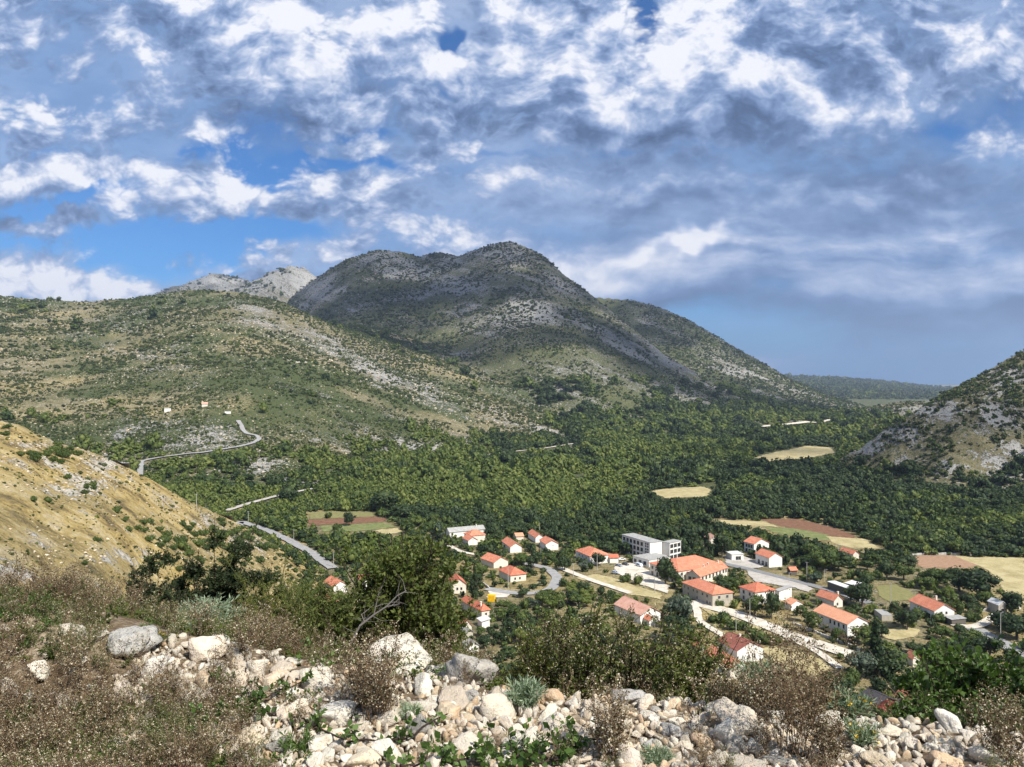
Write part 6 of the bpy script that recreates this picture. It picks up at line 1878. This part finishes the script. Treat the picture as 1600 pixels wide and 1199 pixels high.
put_bush('green left end of the middle shrub', 845, 1080, 985, 100, 5.8, {'stems': M_TWIG, 'foliage': M_G_YEL, 'seed_heads': M_G_SEED}, 16, nst=16, side=14, twig=.28, leaf=.028, asp=.35, nl=14, sub=3, tips=(.013, .5, 3))
for k, (px, top) in enumerate(((961, 908), (1010, 925))):
    put_bush(('taller' if k == 0 else 'shorter') + ' dark leafy twig standing above the middle shrub', px, 1090, top, 12, 5.6, {'stems': M_TWIG, 'foliage': M_G_OLIVE}, 17 + k, name='twig', cat='twig', nst=1, side=14, twig=.07, leaf=.032, asp=.45, nl=6, sub=0, r0=.006, lo=.5)
Br = {'stems': M_TWIG, 'foliage': M_G_BROAD, 'seed_heads': M_G_SEED}
put_bush('bright green broad leaved shrub at the right', 1500, 1150, 1028, 170, 5.0, Br, 19, nst=22, side=14, twig=.30, leaf=.045, asp=.6, nl=12, sub=2, tips=(.014, .4, 3))
put_bush('broad leaved shrub at the right edge of the frame', 1590, 1170, 1020, 130, 4.9, Br, 20, nst=18, side=14, twig=.30, leaf=.045, asp=.6, nl=12, sub=2, tips=(.014, .4, 4))
put_bush('low leafy shrub in front of the bright green one', 1440, 1150, 1100, 90, 4.7, Br, 21, nst=14, side=12, twig=.22, leaf=.034, asp=.5, nl=11, sub=2, tips=(.013, .4, 5))
put_bush('loose leafy shrub below the solitary right roof', 1555, 1185, 1105, 120, 4.3, Br, 22, nst=14, side=12, twig=.2, leaf=.030, asp=.5, nl=9, sub=2, tips=(.014, .4, 6))

# silvery herbs: fans of narrow leaves
def herb(px, pbase, wpx, hpx, label, seed, m=M_G_SILV, Y=None, fl=None, n=60):
    if Y is None: x, Y, z = on_ledge(px, pbase)
    else: x = (px - 800) / F * Y; z = CAMZ + (599.5 - pbase) / F * Y
    W = wpx / 2 * Y / F; H = hpx * Y / F
    P = Plant(seed); r = P.r
    for i in range(n):
        a = r.uniform(0, 6.28); k = r.random() ** .5
        d = np.array([math.cos(a) * k * W / H, math.sin(a) * k * W / H, 1.0])
        s = P.stem((r.normal() * .12 * W, r.normal() * .12 * W, -.02), d, H * r.uniform(.6, 1.1) * math.hypot(1, .6 * k), .0022, 5, .2, .12)
        P.leaves('foliage', s, 30, min(.05, H * .26), .16, .5, .25)
        if fl and i % 3 == 0: P.leaves('flowers', s, 5, .014, .9, .9, .85)
    plant_object('silvery_herb' if m is M_G_SILV else 'herb', label, 'plant', (x, Y, z), P, {'stems': M_STEMG, 'foliage': m, 'flowers': M_G_YFL}, NM, 'herbs growing on the ledge')


herb(318, 990, 125, 56, 'large silvery green herb in front of the dark junipers', 31, Y=5.7, n=170)
herb(815, 1108, 70, 44, 'silvery green herb beside the upright pale flake', 32, n=80)
herb(1190, 1092, 80, 56, 'silvery green herb right of the brown weeds, below the dark red roof', 33, Y=4.9, n=90)
herb(1325, 1118, 64, 50, 'silvery green herb with yellow flowers near the squared block', 34, fl=True, n=80)
herb(1345, 1166, 54, 40, 'grey herb with yellow flowers in front of the squared block', 35, fl=True, n=60)
herb(1025, 1192, 70, 30, 'silvery green herb low in front of the steep sided boulder', 36, n=60)
herb(640, 1120, 50, 26, 'small grey green herb among the stones below the largest boulder', 37, n=40)
herb(590, 1100, 40, 30, 'tuft of grey green herb right of the dry brown bush', 38, n=36)
herb(240, 1012, 40, 26, 'yellow flowering herb on the brow left of the large silvery herb', 39, m=M_G_OLIVE, fl=True, n=30)
herb(375, 1010, 70, 36, 'yellow flowering herb below the large silvery herb', 40, m=M_G_YEL, fl=True, n=40, Y=6.2)
herb(90, 1030, 60, 30, 'grey green herb among the weeds on the left', 41, m=M_G_OLIVE, n=40)
herb(30, 1160, 90, 50, 'broad green leafy plant in the lower left corner', 42, m=M_G_BROAD, n=30)


# dry brown weeds
def weed(seed, H, W, nst, heads=8, leafm='foliage'):
    P = Plant(seed); r = P.r
    for i in range(nst):
        a = r.uniform(0, 6.28); k = r.random()
        s = P.stem((r.normal() * W * .3, r.normal() * W * .3, -.02), (math.cos(a) * k * .5, math.sin(a) * k * .5, 1), H * r.uniform(.6, 1.1), .0018, 6, .25)
        for j in range(heads):
            t = r.integers(2, 7); d = unit(r, 1)[0]; d[2] = abs(d[2]) + .3
            b = P.stem(s[min(t, len(s) - 1)], d, H * r.uniform(.12, .3), .0010, 3, .4)
            P.leaves('seed_heads', b, 7, .009, .7, .9, .3)
            P.leaves('foliage', b, 7, .014, .35, .8)
        P.leaves('foliage', s, 9, .022, .3, .7)
    return P


WM = {'stems': M_STEM, 'foliage': M_G_BRN, 'seed_heads': M_G_SEED}
def merged(P, mats):
    V = []; Fs = []; mi = []; off = 0; ml = []
    for j, (key, (v, f)) in enumerate(P.meshes().items()):
        V.append(v); Fs.append(f + off); off += len(v); mi += [j] * len(f); ml.append(mats[key])
    return np_mesh('weed_clump', np.concatenate(V), [np.concatenate(Fs)], ml, mi)


WEEDS = [merged(weed(200 + i, .34, .12, 9, 7), WM) for i in range(5)] + [merged(weed(210 + i, .24, .14, 10, 6), {'stems': M_STEMG, 'foliage': M_G_OLIVE, 'seed_heads': M_G_SEED}) for i in range(4)]
def leafy(seed):
    P = Plant(seed); r = P.r
    for i in range(9):
        a = r.uniform(0, 6.28)
        s = P.stem((0, 0, -.02), (math.cos(a) * .9, math.sin(a) * .9, 1), r.uniform(.10, .26), .002, 5, .3, .3)
        P.leaves('foliage', s, 14, .032, .55, .75, .2)
    return P
WEEDS += [merged(leafy(230 + i), {'stems': M_STEMG, 'foliage': M_G_BROAD if i % 2 else M_G_OLIVE, 'seed_heads': M_G_SEED}) for i in range(4)]
def weeds():
    r = np.random.default_rng(9)
    n = 5900; px = r.uniform(-80, 1700, n); py = r.uniform(930, 1420, n)
    n1 = fbm(px / 90, py / 45, 71, 3)
    left = (px < 470 - (py < 1100) * 235) & (py > np.where(px < 230, 930, 1030))
    p = np.where(left, np.where((py > 1075) & (px < 400), 0.85, 0.42) + 1.2 * n1, 0.012 + 0.12 * np.clip(n1, 0, 1) + 0.05 * (py > 1190))
    p = np.where((px > 1190) & (px < 1300) & (py > 1060), 0.14, p)
    p = np.where((py < 1032) & (px > 230), 0.0, p)
    k = r.random(n) < p * 0.62
    P = np.array([on_ledge(a, b) for a, b in zip(px[k], py[k])]); m = len(P)
    dq = np.array([min(((a - b[0]) ** 2 + (c - b[1]) ** 2) - (b[2] * 0.8) ** 2 for b in placed) for a, c, _ in P])
    keep = (P[:, 1] > 2.3) & (dq > 0); P = P[keep]; m = len(P); pxk = px[k][keep]
    s = r.uniform(.35, .8, m) * np.where(P[:, 0] > -1.0, .7, 1.0)
    gn = fbm(P[:, 0] / .5, P[:, 1] / .5, 66, 3)
    i = np.where(r.random(m) < 0.42 + 1.5 * gn, r.integers(5, 9, m), r.integers(0, 5, m))
    g2 = fbm(P[:, 0] / .35 + 5, P[:, 1] / .35, 67, 3)
    i = np.where(r.random(m) < 0.12 + 1.4 * np.clip(g2, 0, 1), r.integers(9, 13, m), i)
    rot = np.stack([r.uniform(-.25, .25, m), r.uniform(-.25, .25, m), r.uniform(0, 6.28, m)], 1)
    scatter('dry_weeds', 'dry brown weeds with pale seed heads covering the ledge', P, s, rot, i, WEEDS)
    # a fringe of growth along the brow itself
    n = 420; X = r.uniform(-7, -0.1, n); Y = crest_edge(X) + r.normal(size=n) * 0.28 + 0.12
    gap = (X > -2.35) & (r.random(n) < 0.45); X = X[~gap]; Y = Y[~gap]; n = len(X)
    i = np.where(r.random(n) < 0.6, r.integers(5, 13, n), r.integers(0, 5, n)); rot = np.stack([r.uniform(-.3, .3, n), r.uniform(-.3, .3, n), r.uniform(0, 6.28, n)], 1)
    scatter('brow_weeds', 'mixed weeds and low herbs fringing the brow', np.stack([X, Y, ledge(X, Y)], 1), r.uniform(.4, .95, n), rot, i, WEEDS)
    # dry grass and herbs on the slope just beyond the brow
    n = 2400; X = r.uniform(-10, 6, n); Y = crest_edge(X) + r.uniform(0.5, 9, n)
    kp = (X < -1.2 - 0.0 * Y) | (r.random(n) < 0.35); X = X[kp]; Y = Y[kp]; n = len(X)
    Z = ledge(X, Y); s = r.uniform(.5, 1.1, n)
    i = np.where(r.random(n) < 0.5, r.integers(5, 8, n), r.integers(0, 5, n)); rot = np.zeros((n, 3)); rot[:, 2] = r.uniform(0, 6.28, n)
    scatter('slope_grass', 'dry grass and herbs on the slope below the brow', np.stack([X, Y, Z], 1), s, rot, i, WEEDS)


weeds()

def tall_weed(px, pbase, hpx, wpx, label, seed, nst=14, Y=None, heads=12):
    if Y is None: x, Y, z = on_ledge(px, pbase)
    else: x = (px - 800) / F * Y; z = float(ledge(np.array([x]), np.array([Y]))[0]); hpx = (CAMZ + (599.5 - (pbase - hpx)) / F * Y - z) * F / Y
    P = weed(seed, hpx * Y / F, wpx / 2 * Y / F, nst, heads)
    plant_object('dry_weed', label, 'weed', (x, Y, z), P, WM, NM, 'tall dry weeds on the ledge')


tall_weed(590, 1125, 130, 70, 'dry brown bush in front of the largest pale boulder', 51, 34)
tall_weed(560, 1110, 110, 60, 'dry brown bush left of the one by the largest pale boulder', 52, 24)
tall_weed(1238, 1190, 200, 90, 'tall dry brown weed rising at the right of the centre', 53, 26, heads=16)
tall_weed(1200, 1120, 90, 110, 'brown dry weeds on the brow below the gravel track', 54, 30)
tall_weed(1270, 1110, 70, 100, 'brown dry weeds left of the silvery herb with yellow flowers', 55, 26)
tall_weed(955, 1195, 120, 70, 'brown weed growing up in front of the middle shrub', 56, 22)
tall_weed(1130, 1090, 60, 90, 'dry weeds on the brow under the broad orange roof', 57, 24)
tall_weed(130, 1090, 120, 70, 'tall thin weed at the left, bare near the top', 58, 8)
tall_weed(85, 1195, 290, 50, 'tallest pale weed stalk at the left', 59, 3, heads=6)
tall_weed(1560, 1199, 110, 90, 'dry weed at the lower right corner', 60, 20)
tall_weed(1300, 1199, 90, 70, 'dry weed at the bottom edge by the tan rock', 61, 16)
tall_weed(385, 1040, 70, 40, 'thin dry weed beside the smooth white oblong boulder', 62, 8)


def bramble(pts, label, seed, leafn=26, m=M_G_BROAD, size=.035):
    P = Plant(seed); r = P.r
    W_ = []
    for px, py, lift in pts:
        x, Y, z = on_ledge(px, py + lift * 300); W_.append(np.array((x, Y, z + 0.02 + lift * .3)))
    W_ = np.array(W_); t = np.linspace(0, len(W_) - 1, 26); i = np.minimum(t.astype(int), len(W_) - 2); f = (t - i)[:, None]
    f = f * f * (3 - 2 * f); Q = W_[i] * (1 - f) + W_[i + 1] * f + r.normal(size=(26, 3)) * .006
    o = Q[0].copy(); Q = Q - o
    for a, b in zip(Q, Q[1:]): P.seg.append((a, b, .0045, .0042))
    for a in Q[::3]:
        s = P.stem(a, unit(r, 1)[0] + np.array([0, 0, .6]), .12, .002, 4, .4)
        P.leaves('foliage', s, leafn // 3, size, .7, .8)
    P.leaves('foliage', Q, leafn, size, .7, .9)
    plant_object('bramble', label, 'bramble', tuple(o), P, {'stems': M_TWIG, 'foliage': m}, NM, 'brambles trailing over the stones')


bramble([(300, 1135, .1), (350, 1100, .12), (400, 1082, .1), (450, 1062, .08), (505, 1050, .05)], 'bramble arching over the stones to the right of the weeds', 71, 60)
bramble([(330, 1040, .1), (352, 1070, .1), (375, 1090, .1), (430, 1105, .08)], 'short bramble below the smooth white oblong boulder', 72, 40)
bramble([(470, 1105, .1), (500, 1128, .1), (540, 1150, .08), (590, 1152, .08), (640, 1140, .1), (700, 1100, .12)], 'long bramble looping through the lower middle of the heap', 73, 40)
bramble([(800, 1175, .1), (850, 1150, .12), (900, 1140, .12), (960, 1145, .08)], 'bramble with few leaves in the lower middle', 74, 30)
bramble([(760, 1199, .1), (830, 1185, .1), (880, 1170, .12), (900, 1150, .1)], 'leafy bramble at the bottom edge', 75, 60)
bramble([(620, 1190, .1), (700, 1180, .1), (760, 1170, .1)], 'bramble crossing the bottom of the heap', 76, 50)
for k, (px, py, s) in enumerate(((330, 1120, 50), (380, 1130, 60), (300, 1150, 50), (820, 1185, 60), (770, 1195, 50), (120, 1120, 40), (60, 1190, 50), (470, 1180, 60))):
    herb(px, py, s * 1.4, s * .7, ['dark leafy bramble bush right of the weeds', 'dark leafy bramble bush beside the arching bramble', 'lower dark leafy bush in the weeds', 'leafy tangle at the bottom centre', 'leafy tangle left of the one at the bottom centre', 'green leafy plant in the weeds at the left', 'green leafy plant in the bottom left corner', 'leafy bush at the bottom below the dry brown bush'][k], 80 + k, m=M_G_BROAD, n=22)
put_bush('dark leafless twig sticking up before the steep sided boulder', 1088, 1180, 1092, 14, 3.9, {'stems': M_TWIG, 'foliage': M_G_BRN}, 95, name='twig', cat='twig', nst=2, side=3, twig=.05, leaf=.01, asp=.5, nl=1, sub=0, r0=.006)

# ------------------------------------------------------------------ unseen clouds, added to shade the mountain and the right hill
def shade_cloud_material():
    # thin cloud: part of the sunlight comes through, so its shade is soft
    m, t, b, out = mat('thin_shade_cloud', 1.0, 0.0)
    b.inputs['Base Color'].default_value = (0.85, 0.85, 0.87, 1)
    tr = t.n('ShaderNodeBsdfTransparent'); mx = t.n('ShaderNodeMixShader'); mx.inputs[0].default_value = 0.86
    t.t.links.new(b.outputs[0], mx.inputs[1]); t.t.links.new(tr.outputs[0], mx.inputs[2]); t.t.links.new(mx.outputs[0], out.inputs[0])
    return m


M_SHADE_CLOUD = shade_cloud_material()


def shade_cloud(x, y, alt, rx, ry, seed):
    """a heaped cloud added out of view above the frame, placed for the shade it casts"""
    r = np.random.default_rng(seed); V = []; T_ = []; off = 0; iv, jf = ico(3)
    n = int(14 + rx * ry / 11000)
    for i in range(n):
        while True:
            p = r.uniform(-1, 1, 2)
            if (p ** 2).sum() < 1: break
        k = r.uniform(.10, .22) * min(rx, ry) * 1.5
        nz = 1 + 0.25 * fbm(iv[:, 0] * 2 + i, iv[:, 1] * 2 + iv[:, 2], seed + i, 3)
        V.append(iv * nz[:, None] * np.array([k * 1.25, k * 1.1, k * .45]) + np.array([p[0] * rx, p[1] * ry, r.uniform(0, .2) * k])); T_.append(jf + off); off += len(iv)
    o = link(np_mesh('shade_cloud', np.concatenate(V), [np.concatenate(T_)], [M_SHADE_CLOUD], smooth=True), 'shade_cloud', None, (x, y, alt))
    tag(o, 'unseen clouds added to shade the hills', kind='stuff')


def shade(px, py, Y, alt, rx, ry, seed):
    x = (px - 800) / F * Y; z = CAMZ + (599.5 - py) / F * Y
    k = (alt - z) / sd.z
    shade_cloud(x + sd.x * k, Y + sd.y * k, alt, rx, ry, seed)


shade(800, 440, 3500, 2300, 900, 600, 301)

shade(560, 430, 3700, 2350, 760, 620, 302)
shade(840, 530, 2800, 2150, 760, 560, 308)
shade(1120, 590, 2700, 2100, 620, 560, 303)
shade(560, 500, 3000, 2200, 700, 420, 311)

shade(300, 440, 6500, 4200, 1500, 500, 304)
shade(1560, 640, 980, 1500, 330, 200, 305)
shade(1540, 650, 960, 1600, 300, 200, 312)
shade(1000, 470, 3900, 2500, 800, 500, 309)




# ------------------------------------------------------------------ air
def haze():
    x0, x1, y0, y1, z0, z1 = -9500, 9500, -300, 13800, -12, 1150
    mb = MB(); mb.box(x0, x1, y0, y1, z0, z1)
    m = bpy.data.materials.new('haze'); m.use_nodes = True
    t = NT(m.node_tree); out = t.n('ShaderNodeOutputMaterial'); v = t.n('ShaderNodeVolumePrincipled')
    v.inputs['Color'].default_value = (0.62, 0.76, 1.0, 1); v.inputs['Density'].default_value = 0.000042; v.inputs['Anisotropy'].default_value = 0.2
    t.t.links.new(v.outputs[0], out.inputs['Volume'])
    o = mb.build('haze', m); tag(o, 'thin blue air between the hills', kind='stuff')


haze()
